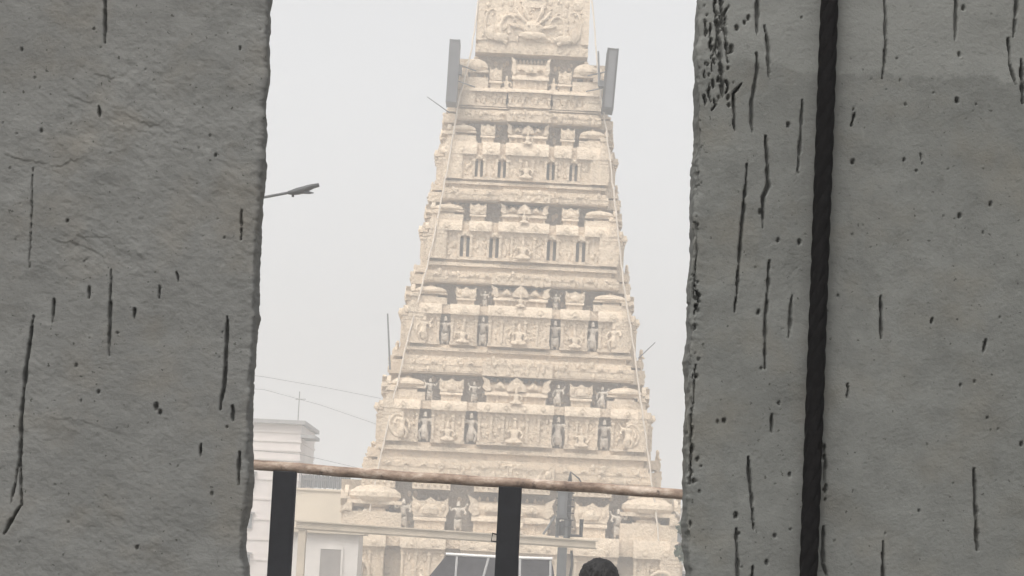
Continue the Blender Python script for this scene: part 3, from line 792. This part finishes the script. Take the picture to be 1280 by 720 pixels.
# cords of lights along both edges of the front, panels and rods: fixed to the tower but things of their own
def face_y(py): return YC - solve(py)[2] - .35
for s, nm, pts in ((-1, 'left', [(602, -40), (596, 18), (588, 70), (572, 130), (563, 190), (552, 250), (537, 320), (519, 390), (502, 455), (487, 520), (474, 580), (462, 640), (452, 720)]),
                   (1, 'right', [(737, -40), (743, 40), (750, 110), (756, 150), (762, 195), (768, 250), (776, 330), (784, 385), (793, 440), (802, 510), (813, 590), (822, 660), (828, 720)])):
    P3 = [at(px, py, face_y(py)) for px, py in pts]
    fine = []
    for i in range(len(P3) - 1):
        for q in range(5):
            fine.append(P3[i].lerp(P3[i + 1], q / 5) + Vector((random.uniform(-.03, .03), 0, 0)))
    fine.append(P3[-1])
    mb = MB(); mb.tube([tuple(p) for p in fine], .048, 6)
    tag(mb.build('light_cord', M['cord'], None, True), 'pale cord of lights running down the %s edge of the temple tower' % nm, 'cord', 'light cords on the tower edges')

for (x0, y0, x1, y1, wpx, lab) in ((569, 52, 564, 130, 12.5, 'upright narrow grey panel bracketed to the upper left side of the tower'),
                                  (766, 63, 759, 139, 13.5, 'slanting narrow grey panel bracketed to the upper right side of the tower')):
    Yp = YC - 3.6
    a3, b3 = at(x0, y0, Yp), at(x1, y1, Yp); m3 = (a3 + b3) / 2
    L_ = (a3 - b3).length; w_ = wpx * mpp(113)
    o = empty('sign_panel', m3); o.rotation_euler.y = math.atan2(a3.x - b3.x, a3.z - b3.z); tag(o, lab, 'panel', 'panels on the tower top')
    sg = 1 if x0 < 650 else -1
    mb = MB(); mb.box(-w_ * .38, w_ * .38, -.5, .9, -L_ / 2 + .08, L_ / 2 - .08); mb.build('cabinet', M['greypanel'], o, False, .02)
    mb = MB()
    for q in (-1, 1):
        mb.box(q * w_ * .44 - .05, q * w_ * .44 + .05, -.54, .94, -L_ / 2, L_ / 2)
        mb.box(-w_ * .42, w_ * .42, -.53, .93, q * (L_ / 2 - .06) - .05, q * (L_ / 2 - .06) + .05)
    mb.build('frame', M['darkmetal'] if sg < 0 else M['greypanel'], o)
    mb = MB()
    for zq in (L_ * .14, -L_ * .12): mb.tube([(sg * w_ * .45, 0, zq), (sg * 1.15, .9, zq - .1)], .035, 6)
    mb.box(sg * .30 - .10, sg * .30 + .14, -.2, .3, -L_ * .02, L_ * .12) if sg > 0 else mb.box(-.55, -.28, -.2, .3, -L_ * .12, -L_ * .02)
    mb.build('bracket', M['greypanel'], o)
for (p0, p1, r_, lab) in (((534, 121), (562, 141), .035, 'thin slanting metal rod sticking out below the left grey panel'),
                          ((484.5, 392), (487.5, 462), .06, 'thin upright metal rod beside the left edge of the tower'),
                          ((819, 428), (798, 448), .035, 'short slanting metal rod sticking out of the right side of the tower'),
                          ((748, 64), (749, 108), .07, 'short upright metal rod between the tower and the right grey panel')):
    mb = MB(); mb.tube([tuple(at(*p0, YC - 4)), tuple(at(*p1, YC - 4))], [r_ * .7, r_], 6)
    tag(mb.build('metal_rod', M['greypanel']), lab, 'rod', 'rods fixed to the tower')

# ------------------------------------------------------------------ buildings around the tower
def bx(mb, x0, y0, x1, y1, Y, dep, proud=0):      # box between two places measured on the photo, with real depth
    p, q = at(x0, y0, Y), at(x1, y1, Y)
    mb.box(min(p.x, q.x), max(p.x, q.x), Y - proud, Y + dep, min(p.z, q.z), max(p.z, q.z))
# far white block at left
Yb = 150.0; ms = mpp(Yb)
tr = at(377, 531, Yb); bw = 15.0
B = empty('apartment_building', (tr.x - bw / 2, Yb, 0)); tag(B, 'white flat roofed apartment block with ribbed walls beside the left slab', 'building')
loc = lambda x: x - B.location.x
xr, xl = loc(tr.x), loc(tr.x - bw)
mb = MB(); mb.box(xl, xr, 0, 11, 0, tr.z)
z_ = tr.z - .5
while z_ > 1:
    mb.box(xl - .1, xr + .06, -.07, 11.1, z_ - .10, z_ + .04); z_ -= .62 if z_ > tr.z - 2.2 else 1.35
mb.build('wall', M['white'], B)
mb = MB(); mb.box(xl - .3, xr + .28, -.45, 11.4, tr.z, tr.z + .26); mb.build('roof_slab', M['ledge'], B)
lz = at(386, 546, Yb).z
mb = MB(); mb.box(xr + .002, xr + .95, -.3, 4, lz - .1, lz + .12); mb.build('sunshade', M['ledge'], B)
mb = MB(); q = at(373, 488, Yb); mb.tube([(loc(q.x), 1, tr.z + .25), (loc(q.x), 1, q.z)], .035, 6); mb.tube([(loc(q.x) - .25, 1, q.z - .55), (loc(q.x) + .45, 1, q.z - .5)], .025, 5); mb.build('antenna', M['greymetal'], B)
for fl_ in range(6):
    for cx in (-1.1, -3.4, -6.2, -9):
        zc_ = tr.z - 4.4 - fl_ * 2.7
        if zc_ < 1.5: continue
        mb = MB(); mb.box(xr + cx - .45, xr + cx + .45, -.16, .1, zc_, zc_ + .95)
        w_ = mb.build('window', M['glass'], B)
        mb = MB(); mb.box(xr + cx - .6, xr + cx + .6, -.4, .05, zc_ + 1.0, zc_ + 1.1); mb.build('hood', M['ledge'], w_)

# cream block with weathered sheet screen
Yd = 128.0
p, q = at(368, 612, Yd), at(446, 650, Yd)
B = empty('cream_building', ((p.x + q.x) / 2, Yd, 0)); tag(B, 'low cream building with a weathered grey sheet screen on its roof', 'building')
x0, x1 = at(369, 640, Yd).x - B.location.x, q.x - B.location.x + 1.5
mb = MB(); mb.box(x0, x1, 0, 7, 0, p.z); mb.box(x0 - .1, x1 + .1, -.1, 7.1, p.z, p.z + .12); mb.build('wall', M['yellow'], B)
sc_t = at(400, 594, Yd).z
xs0, xs1 = at(376, 600, Yd).x - B.location.x, at(437, 600, Yd).x - B.location.x
mb = MB(); n_ = 26
for i in range(n_):
    xa = xs0 + (xs1 - xs0) * i / n_; xb = xs0 + (xs1 - xs0) * (i + 1) / n_
    mb.box(xa, xb - .012, .3 + .03 * (i % 2), .36 + .03 * (i % 2), p.z + .14 + random.uniform(0, .05), sc_t + random.uniform(-.05, .05))
mb.build('sheet_screen', M['sheet'], B)
mb = MB()
for i in range(5):
    xx = xs0 + (xs1 - xs0) * i / 4; mb.tube([(xx, .26, p.z + .1), (xx, .26, sc_t + .12)], .04, 6)
mb.box(xs0, xs1, .22, .27, sc_t - .3, sc_t - .2); mb.build('screen_frame', M['greymetal'], B)
mb = MB(); mb.box(x0 + 1, x0 + 2, -.03, .1, .1, 2.2); mb.build('door', M['door'], B)

# portal: pale concrete beam on two columns, in front of the tower
Yg = 92.0
A_, B_ = at(371, 656, Yg), at(744, 681, Yg)
G = empty('concrete_portal', ((A_.x + B_.x) / 2, Yg, 0)); tag(G, 'long pale concrete beam on two square columns in front of the tower', 'portal')
gx = lambda x: x - G.location.x
mb = MB(); hb = 5.6 * mpp(Yg)
def beam_z(x): return A_.z + (B_.z - A_.z) * (x - A_.x) / (B_.x - A_.x)
def slope_box(mb, x0, x1, y0, y1, dz0, dz1):
    vs = []
    for dz in (dz0, dz1):
        for x, yy in ((x0, y0), (x1, y0), (x1, y1), (x0, y1)): vs.append((gx(x), yy, beam_z(x) + dz))
    mb.add(vs, [(3, 2, 1, 0), (4, 5, 6, 7), (0, 1, 5, 4), (1, 2, 6, 5), (2, 3, 7, 6), (3, 0, 4, 7)])
slope_box(mb, A_.x, B_.x, -.35, .35, -hb * .7, hb * .7)
slope_box(mb, A_.x - .1, B_.x + .1, -.45, .45, hb * .7 + .002, hb)
slope_box(mb, A_.x - .05, B_.x + .05, -.28, .28, -hb, -hb * .7 - .002)
mb.build('beam', M['beam'], G)
for (px0, px1) in ((371.5, 381), (696.5, 708)):
    xa, xb = at(px0, 700, Yg).x, at(px1, 700, Yg).x
    mb = MB(); mb.box(gx(xa), gx(xb), -.25, .25, 0, beam_z((xa + xb) / 2) - hb - .01); mb.box(gx(xa) - .1, gx(xb) + .1, -.35, .35, 0, .4)
    mb.build('column', M['beam'] if px0 < 500 else M['lampgrey'], G, False, .02)
mb = MB(); xa = at(712, 700, Yg).x
for i in range(9):
    mb.tube([(gx(xa) + .05 + .05 * math.sin(i * 1.7), -.28, beam_z(xa) - .3 - i * .55), (gx(xa) + .05 + .05 * math.sin(i * 1.7 + 1.7), -.28, beam_z(xa) - .3 - (i + 1) * .55)], .06, 6)
mb.build('cable_bundle', M['darkmetal'], G)

# small pale hut with grey door behind the portal's left end
Yh = 97.0
p, q = at(368, 662, Yh), at(440, 668, Yh)
H = empty('gate_hut', ((p.x + q.x) / 2, Yh, 0)); tag(H, 'small pale plastered hut with a grey door under the left end of the concrete beam', 'hut')
hx = lambda x: x - H.location.x
mb = MB(); mb.box(hx(p.x) - .6, hx(q.x) + .3, 0, 3.2, 0, p.z - .1); mb.build('wall', M['palegrey'], H)
mb = MB(); mb.box(hx(p.x) - .8, hx(q.x) + .5, -.3, 3.5, p.z - .1, p.z + .1); mb.build('roof_slab', M['beam'], H)
d0_, d1_ = at(401, 686, Yh), at(425, 720, Yh)
mb = MB(); mb.box(hx(d0_.x), hx(d1_.x), -.05, .06, .1, d0_.z); dr = mb.build('door', M['door'], H)
mb = MB(); mb.box(hx(d0_.x) - .09, hx(d0_.x), -.08, .06, .1, d0_.z + .08); mb.box(hx(d1_.x), hx(d1_.x) + .09, -.08, .06, .1, d0_.z + .08); mb.box(hx(d0_.x), hx(d1_.x), -.08, .06, d0_.z + .002, d0_.z + .08); mb.build('door_frame', M['palegrey'], dr)

# electrical gear standing on the portal beam
q = at(703, 672, Yg)
zb_ = beam_z(q.x) + hb
E = empty('electrical_post', (q.x, Yg, zb_)); tag(E, 'grey electrical post with a switch box and black U shaped brackets on the concrete beam', 'electrical post')
s_ = mpp(Yg)
def ep(px, py): v = at(px, py, Yg); return (v.x - q.x, v.z - zb_)
mb = MB(); c0 = ep(713.5, 590); mb.tube([(c0[0] - .02, .05, 0), (c0[0] - .02, .05, c0[1] - .45), (c0[0], .05, c0[1]), (c0[0] + .35, .05, c0[1] - .25), (c0[0] + .55, .05, c0[1] - .55)], [.11, .11, .05, .03, .03], 8); mb.build('post', M['darkmetal'], E, True)
u_, v_ = ep(696, 648), ep(709.5, 616)
mb = MB(); mb.box(u_[0], v_[0], -.25, .25, u_[1], v_[1]); mb.box(u_[0] - .05, v_[0] + .05, -.3, .3, v_[1], v_[1] + .08); sb = mb.build('switch_box', M['lampgrey'], E, False, .02)
mb = MB(); mb.box(u_[0] + .1, v_[0] - .12, -.29, -.25, u_[1] + .15, v_[1] - .15); mb.build('box_door', M['greypanel'], sb)
u_, v_ = ep(694, 672), ep(710, 650)
mb = MB(); mb.box(u_[0], u_[0] + .14, -.15, .15, 0, v_[1]); mb.box(v_[0] - .16, v_[0], -.15, .15, 0, v_[1]); mb.box(u_[0], v_[0], -.152, .152, v_[1] + .002, v_[1] + .12); mb.build('stand', M['lampgrey'], E)
mb = MB()
for i in range(6): mb.tube([(-.32, -.2, .5 + i * .28), (.42, -.2, .46 + i * .28)], .025, 5)
mb.build('rungs', M['darkmetal'], E)
for (xa, xb, ya) in ((699, 703, 652), (712, 726, 650)):
    u_, v_ = ep(xa, ya), ep(xb, 670)
    mb = MB(); mb.tube([(u_[0], -.1, u_[1]), (u_[0], -.1, .12), (v_[0], -.1, .12), (v_[0], -.1, u_[1] + .05)], .10, 6); mb.build('bracket', M['darkmetal'], E)
u_, v_ = ep(679, 668), ep(694, 645)
mb = MB(); mb.tube([(u_[0], -.05, max(.06, u_[1])), (v_[0], -.05, v_[1])], .055, 6); mb.build('brace', M['greymetal'], E)

# grey roofed shed behind the right-hand post
Yk = 60.0
p, q = at(557, 691, Yk), at(691, 697, Yk); zt_ = (p.z + q.z) / 2
K = empty('roadside_shed', ((p.x + q.x) / 2, Yk, 0)); tag(K, 'grey sheet roofed roadside shed with a white ridge strip behind the railing post', 'shed')
kx = lambda x: x - K.location.x
xl, xr = kx(p.x), kx(q.x)
zE = zt_ - 1.3
mb = MB(); mb.add([(xl, 1.2, p.z - .06), (xr, 1.2, q.z - .06), (xr + .25, -.2, zE), (xl - .9, -.2, zE), (xr + .25, 2.6, zE), (xl - .9, 2.6, zE), (xl - .9, -.2, zE - .08), (xr + .25, -.2, zE - .08), (xr + .25, 2.6, zE - .08), (xl - .9, 2.6, zE - .08)],
       [(0, 3, 2, 1), (0, 1, 4, 5), (0, 5, 3), (1, 2, 4), (3, 6, 7, 2), (2, 7, 8, 4), (4, 8, 9, 5), (5, 9, 6, 3), (6, 9, 8, 7)])
rf = mb.build('roof', M['roofgrey'], K)
mb = MB(); mb.tube([(xl - .02, 1.18, p.z - .03), ((xl + xr) / 2, 1.18, (p.z + q.z) / 2 - .05), (xr + .02, 1.18, q.z - .03)], .042, 8); mb.build('ridge_strip', M['whitetrim'], rf)
mb = MB()
for (t0, t1) in ((.10, .10), (.40, .31), (.70, .71), (.99, .99)):
    x0_, x1_ = xl + (xr - xl) * t0, xl + (xr - xl) * t1
    mb = MB(); mb.tube([(x0_, 1.15, zt_ - .10), (x1_, -.18, zE + .06)], .035, 6)
    mb.build('batten', M['ledge'], rf)
mb = MB(); mb.box(xl - .5, xr, 0, 2.4, 0, zE - .08); mb.build('wall', M['palegrey'], K)
mb = MB(); mb.box(xl + .6, xl + 1.5, -.04, .05, .1, 2.1); mb.build('door', M['door'], K)

# white building and tree at far right
Yw = 140.0
p = at(838, 630, Yw)
W = empty('white_house', (p.x + 4.5, Yw, 0)); tag(W, 'pale flat roofed house showing between the tower and the right slab', 'building')
mb = MB(); mb.box(-5.1, 5, 0, 9, 0, p.z - .25); mb.build('wall', M['white'], W)
mb = MB(); mb.box(-5.3, 5.2, -.25, 9.2, p.z - .25, p.z); mb.build('roof_slab', M['whitetrim'], W)
for zz_ in (p.z - 2.4, p.z - 5.4, p.z - 8.4):
    if zz_ < .8: continue
    for xx in (-3.6, -.5, 2.6):
        mb = MB(); mb.box(xx - .5, xx + .5, -.05, .08, zz_, zz_ + 1.1); w_ = mb.build('window', M['glass'], W)
        mb = MB(); mb.box(xx - .65, xx + .65, -.35, .04, zz_ + 1.15, zz_ + 1.25); mb.build('hood', M['ledge'], w_)
def tree(px, py, rpx, Y, label, seed):
    rr = random.Random(seed); c = at(px, py, Y); r = rpx * mpp(Y)
    t_ = empty('tree', (c.x, Y, 0)); tag(t_, label, 'tree')
    mb = MB(); mb.tube([(0, 0, 0), (.1, .05, c.z * .4), (-.05, 0, c.z - r * .6), (.1, 0, c.z)], [.24, .18, .13, .05], 9)
    for k in range(7):
        a = k * 2.4; mb.tube([(0, 0, c.z - r * .7), (r * .4 * math.cos(a), r * .4 * math.sin(a), c.z - r * .1), (r * .75 * math.cos(a), r * .75 * math.sin(a), c.z + r * .25 * math.sin(k))], [.07, .05, .02], 6)
    mb.build('trunk', M['bark'], t_, True)
    mb = MB(); cl = [(rr.gauss(0, .5) * r, rr.gauss(0, .5) * r, c.z + rr.gauss(0, .42) * r, rr.uniform(.22, .42) * r) for _ in range(18)]
    for (x, y, z, q) in cl:
        for _ in range(170):
            v = Vector((rr.gauss(0, 1), rr.gauss(0, 1), rr.gauss(0, 1))).normalized() * q * rr.uniform(.4, 1.1)
            e = Euler((rr.uniform(0, 6), rr.uniform(0, 6), rr.uniform(0, 6))).to_matrix(); s = rr.uniform(.06, .12)
            P_ = [Vector((x, y, z)) + v + e @ Vector(w) * s for w in ((-1, 0, 0), (0, -.5, .1), (1.1, 0, 0), (0, .5, .1))]
            mb.add([tuple(w) for w in P_], [(0, 1, 2, 3)])
    link_mesh('crown', (lambda me: (me.from_pydata(mb.v, [], mb.f), me)[1])(bpy.data.meshes.new('crown')), M['leaf'], t_)
tree(871, 676, 36, 84, 'small dark green tree half hidden behind the right concrete slab', 4)

# ------------------------------------------------------------------ street lamp and overhead wires
Yl = 38.0
ha, hb_ = at(360, 241, Yl), at(399, 232, Yl); base = at(283, 258, Yl)
S = empty('street_lamp', (base.x, Yl, 0)); tag(S, 'grey street lamp reaching out over the left slab into the white sky', 'street lamp')
lx = lambda v: (v.x - base.x, 0, v.z)
mb = MB(); mb.tube([(0, 0, 0), (0, 0, base.z * .5), (0, 0, base.z - .2)], [.11, .09, .06], 12); mb.lathe(0, 0, [(.25, 0), (.25, .02), (.16, .04), (.14, .4)], 12); mb.build('pole', M['lampgrey'], S, True)
k0 = at(328, 247, Yl)
mb = MB(); mb.tube([(0, 0, base.z - .3), (.08, 0, base.z - .05), lx(k0), lx(ha), lx(ha.lerp(hb_, .25))], .024, 10); mb.build('arm', M['lampgrey'], S, True)
mb = MB(); d_ = hb_ - ha; n_ = d_.normalized(); up = Vector((-n_.z, 0, n_.x))
secs = [(0, .03, .03, 0), (.12, .07, .045, -.01), (.3, .10, .062, -.012), (.5, .12, .062, -.012), (.62, .12, .055, .0), (.8, .11, .04, .012), (1.0, .07, .032, .012)]
vs, fs = [], []
for (t_, wy, hz, off) in secs:
    c_ = ha.lerp(hb_, t_) + up * off
    for k in range(10):
        a_ = 2 * math.pi * k / 10; w = c_ + up * (hz * math.sin(a_)); vs.append((w.x - base.x, wy * math.cos(a_), w.z))
for j in range(len(secs) - 1):
    for k in range(10): fs.append((j * 10 + k, j * 10 + (k + 1) % 10, j * 10 + 10 + (k + 1) % 10, j * 10 + 10 + k))
fs += [tuple(range(9, -1, -1)), tuple(len(vs) - 10 + k for k in range(10))]
mb.add(vs, fs); lh = mb.build('lamp_head', M['lampgrey'], S, True)
mb = MB(); c_ = ha.lerp(hb_, .52) - up * .062; mb.blob(c_.x - base.x, 0, c_.z, .16, .08, .025); mb.build('lens', M['glass'], lh, True)
mb = MB(); c_ = ha.lerp(hb_, .14) - up * .05; mb.box(c_.x - base.x - .02, c_.x - base.x + .02, -.03, .03, c_.z - .04, c_.z + .02); mb.build('clamp', M['darkmetal'], lh)

for (pts, lab) in ((((200, 455), (330, 471), (405, 484), (476, 498)), 'upper faint overhead wire between the left slab and the tower'),
                   (((200, 478), (330, 487), (400, 506), (470, 530)), 'lower faint overhead wire between the left slab and the tower'),
                   (((200, 556), (320, 563), (375, 568), (470, 590)), 'sagging overhead wire crossing the white apartment block')):
    P3 = [at(*p_, 100 + 4 * i) for i, p_ in enumerate(pts)]
    mb = MB(); fine = []
    for i in range(len(P3) - 1):
        for q in range(6): fine.append(tuple(P3[i].lerp(P3[i + 1], q / 6)))
    fine.append(tuple(P3[-1])); mb.tube(fine, .010, 5)
    tag(mb.build('overhead_wire', M['wire']), lab, 'wire', 'overhead wires left of the tower')

# ------------------------------------------------------------------ person beyond the slabs, only the top of the head shows
hp = at(749.5, 697.5, 9.6); H_ = hp.z - DECK
per = empty('person', (hp.x, 9.6, DECK)); per.rotation_euler.z = R(8)
tag(per, 'person with short black hair in a dark shirt, back turned, at the bottom edge', 'person')
k = H_ / 1.70
def J_(x, y, z, r): return (x * k, y * k, z * k, (r[0] * k, r[1] * k) if isinstance(r, tuple) else r * k)
J = {'pel': J_(0, 0, .95, (.15, .11)), 'wai': J_(0, 0, 1.08, (.135, .10)), 'che': J_(0, 0, 1.27, (.155, .11)), 'ub': J_(0, 0, 1.38, (.13, .09)), 'nec': J_(0, .01, 1.46, .055), 'jaw': J_(0, .03, 1.53, (.060, .075)), 'hea': J_(0, .015, 1.60, (.072, .09)), 'top': J_(0, 0, 1.655, (.05, .062)),
     'ls': J_(.18, 0, 1.38, .055), 'le': J_(.24, -.03, 1.10, .042), 'lw': J_(.25, .05, .87, .028), 'lp': J_(.25, .07, .79, .030),
     'rs': J_(-.18, 0, 1.38, .055), 're': J_(-.24, -.03, 1.10, .042), 'rw': J_(-.25, .05, .87, .028), 'rp': J_(-.25, .07, .79, .030),
     'lh': J_(.09, 0, .90, .085), 'lk': J_(.10, .02, .49, .058), 'la': J_(.10, -.02, .09, .04), 'lt': J_(.11, .14, .03, .03), 'rh': J_(-.09, 0, .90, .085), 'rk': J_(-.10, .02, .49, .058), 'ra': J_(-.10, -.02, .09, .04), 'rt': J_(-.11, .14, .03, .03)}
Bn = [('pel', 'wai'), ('wai', 'che'), ('che', 'ub'), ('ub', 'nec'), ('nec', 'jaw'), ('jaw', 'hea'), ('hea', 'top'), ('ub', 'ls'), ('ls', 'le'), ('le', 'lw'), ('lw', 'lp'), ('ub', 'rs'), ('rs', 're'), ('re', 'rw'), ('rw', 'rp'), ('pel', 'lh'), ('lh', 'lk'), ('lk', 'la'), ('la', 'lt'), ('pel', 'rh'), ('rh', 'rk'), ('rk', 'ra'), ('ra', 'rt')]
for s, pre in ((1, 'l'), (-1, 'r')):          # five fingers rooted in the palm
    for fi, (dy, ln) in enumerate(((.025, .07), (.008, .078), (-.009, .072), (-.025, .058))):
        J[pre + 'f%da' % fi] = J_(s * .255, .07 + dy, .755, .0095); J[pre + 'f%db' % fi] = J_(s * .25, .078 + dy, .755 - ln * .55, .0085); J[pre + 'f%dc' % fi] = J_(s * .235, .082 + dy, .755 - ln, .0075)
        Bn += [(pre + 'p', pre + 'f%da' % fi), (pre + 'f%da' % fi, pre + 'f%db' % fi), (pre + 'f%db' % fi, pre + 'f%dc' % fi)]
    J[pre + 'ta'] = J_(s * .235, .105, .82, .011); J[pre + 'tb'] = J_(s * .225, .125, .775, .009)
    Bn += [(pre + 'w', pre + 'ta'), (pre + 'ta', pre + 'tb')]
bme = skin_mesh('body', J, Bn, 0, 2)
bm = bmesh.new(); bm.from_mesh(bme)
def ell(bm, c, r, seg=14):
    m_ = Matrix.Translation(Vector(c) * k) @ Matrix.Diagonal((r[0] * k, r[1] * k, r[2] * k, 1)); bmesh.ops.create_uvsphere(bm, u_segments=seg, v_segments=seg // 2 + 2, radius=1, matrix=m_)
ell(bm, (0, .115, 1.565), (.014, .022, .026)); ell(bm, (0, .10, 1.525), (.026, .012, .009))
for s in (-1, 1): ell(bm, (s * .078, .0, 1.575), (.012, .022, .034))
bm.to_mesh(bme); bm.free(); bme.materials.clear()
link_mesh('body', bme, M['skin'], per, True)
bm = bmesh.new()
for s in (-1, 1): ell(bm, (s * .03, .098, 1.59), (.012, .008, .008))
me = bpy.data.meshes.new('eyes'); bm.to_mesh(me); bm.free(); link_mesh('eyes', me, M['eye'], per, True)
# hair: a thick cap over crown and back of the head with an uneven surface of locks
bm = bmesh.new()
bmesh.ops.create_icosphere(bm, subdivisions=5, radius=1)
from mathutils import noise as mnoise
for v in list(bm.verts):
    d = v.co.copy()
    rad = 1 + .06 * mnoise.noise(d * 4) + .05 * mnoise.noise(Vector((d.x * 18, d.y * 18, d.z * 4)))
    v.co = Vector((d.x * .094, d.y * .112 - .005, d.z * .100)) * rad * k + Vector((0, 0, 1.600 * k))
kill = [v for v in bm.verts if (v.co.y > .06 * k and v.co.z < 1.625 * k) or v.co.z < 1.515 * k or (v.co.y > .02 * k and v.co.z < 1.57 * k)]
bmesh.ops.delete(bm, geom=kill, context='VERTS')
for i in range(420):                          # loose strands
    a_ = random.uniform(0, 2 * math.pi); b_ = random.uniform(.15, 1.5)
    d = Vector((math.cos(a_) * math.sin(b_), math.sin(a_) * math.sin(b_) , math.cos(b_)))
    if d.y > .5 and d.z < .3: continue
    p_ = Vector((d.x * .094, d.y * .112 - .005, d.z * .100)); tdir = Vector((d.x, d.y, -.6)).normalized()
    q_ = p_ * 1.06 + tdir * .018; sdv = d.cross(tdir).normalized() * .0025
    o_ = Vector((0, 0, 1.600))
    vs_ = [bm.verts.new((w + o_) * k) for w in (p_ * .98 - sdv, p_ * .98 + sdv, q_)]
    bm.faces.new(vs_)
me = bpy.data.meshes.new('hair'); bm.to_mesh(me); bm.free(); link_mesh('hair', me, M['hair'], per, True)
def grow(v, f): return (*v[:3], (v[3][0] * f + .008, v[3][1] * f + .008) if isinstance(v[3], tuple) else v[3] * f + .008)
Js = {n_: grow(J[n_], 1.06) for n_ in ('pel', 'wai', 'che', 'ub', 'ls', 'rs')}
Js['lm'] = J_(.215, -.017, 1.22, .062); Js['rm'] = J_(-.215, -.017, 1.22, .062); Js['nk'] = J_(0, .005, 1.43, .075)
link_mesh('shirt', skin_mesh('shirt', Js, [('pel', 'wai'), ('wai', 'che'), ('che', 'ub'), ('ub', 'nk'), ('ub', 'ls'), ('ls', 'lm'), ('ub', 'rs'), ('rs', 'rm')], 0, 2), M['shirt'], per, True)
Jt = {n_: grow(J[n_], 1.08) for n_ in ('pel', 'lh', 'lk', 'rh', 'rk')}
Jt['la'] = J_(.10, -.01, .12, .062); Jt['ra'] = J_(-.10, -.01, .12, .062)
link_mesh('trousers', skin_mesh('trousers', Jt, [('pel', 'lh'), ('lh', 'lk'), ('lk', 'la'), ('pel', 'rh'), ('rh', 'rk'), ('rk', 'ra')], 0, 2), M['trousers'], per, True)
for o in per.children:
    for m_ in list(o.data.materials): pass

# ------------------------------------------------------------------ haze, sky, sun
HAZE = .0039
mb = MB(); mb.box(-2600, 2600, -2600, 2600, -1, 48)
t = bpy.data.materials.new('haze'); t.use_nodes = True; nt = t.node_tree
for n_ in list(nt.nodes):
    if n_.type == 'BSDF_PRINCIPLED': nt.nodes.remove(n_)
pv = nt.nodes.new('ShaderNodeVolumePrincipled'); pv.inputs['Color'].default_value = (.96, .965, .97, 1); pv.inputs['Density'].default_value = HAZE; pv.inputs['Anisotropy'].default_value = .2
nt.links.new(pv.outputs[0], nt.nodes['Material Output'].inputs['Volume'])
tag(mb.build('haze', t), kind='stuff')

SUN_EL, SUN_AZ = R(58), R(205)
w = bpy.data.worlds.new('World'); scene.world = w; w.use_nodes = True; nt = w.node_tree
bg = nt.nodes['Background']; sky = nt.nodes.new('ShaderNodeTexSky'); sky.sky_type = 'NISHITA'; sky.sun_disc = False
sky.sun_elevation = SUN_EL; sky.sun_rotation = SUN_AZ; sky.dust_density = 5; sky.air_density = 1.0; sky.ozone_density = 1
hs = nt.nodes.new('ShaderNodeHueSaturation'); hs.inputs['Saturation'].default_value = .10
nt.links.new(sky.outputs[0], hs.inputs['Color']); nt.links.new(hs.outputs[0], bg.inputs['Color']); bg.inputs['Strength'].default_value = .13
sd = bpy.data.lights.new('sun', 'SUN'); so = bpy.data.objects.new('sun', sd); col.objects.link(so)
sd.energy = .7; sd.angle = R(25); sd.color = (1, .96, .9)
dirv = Vector((math.sin(SUN_AZ) * math.cos(SUN_EL), math.cos(SUN_AZ) * math.cos(SUN_EL), math.sin(SUN_EL)))
so.rotation_euler = dirv.to_track_quat('Z', 'Y').to_euler(); so.location = (0, -5, 40)

vs_ = scene.view_settings
scene.display_settings.display_device = 'sRGB'
vs_.view_transform = 'Standard'; vs_.look = 'None'; vs_.gamma = 1; vs_.use_curve_mapping = False; vs_.exposure = 0.82
scene.cycles.use_denoising = True
scene.cycles.max_bounces = 8; scene.cycles.volume_bounces = 2
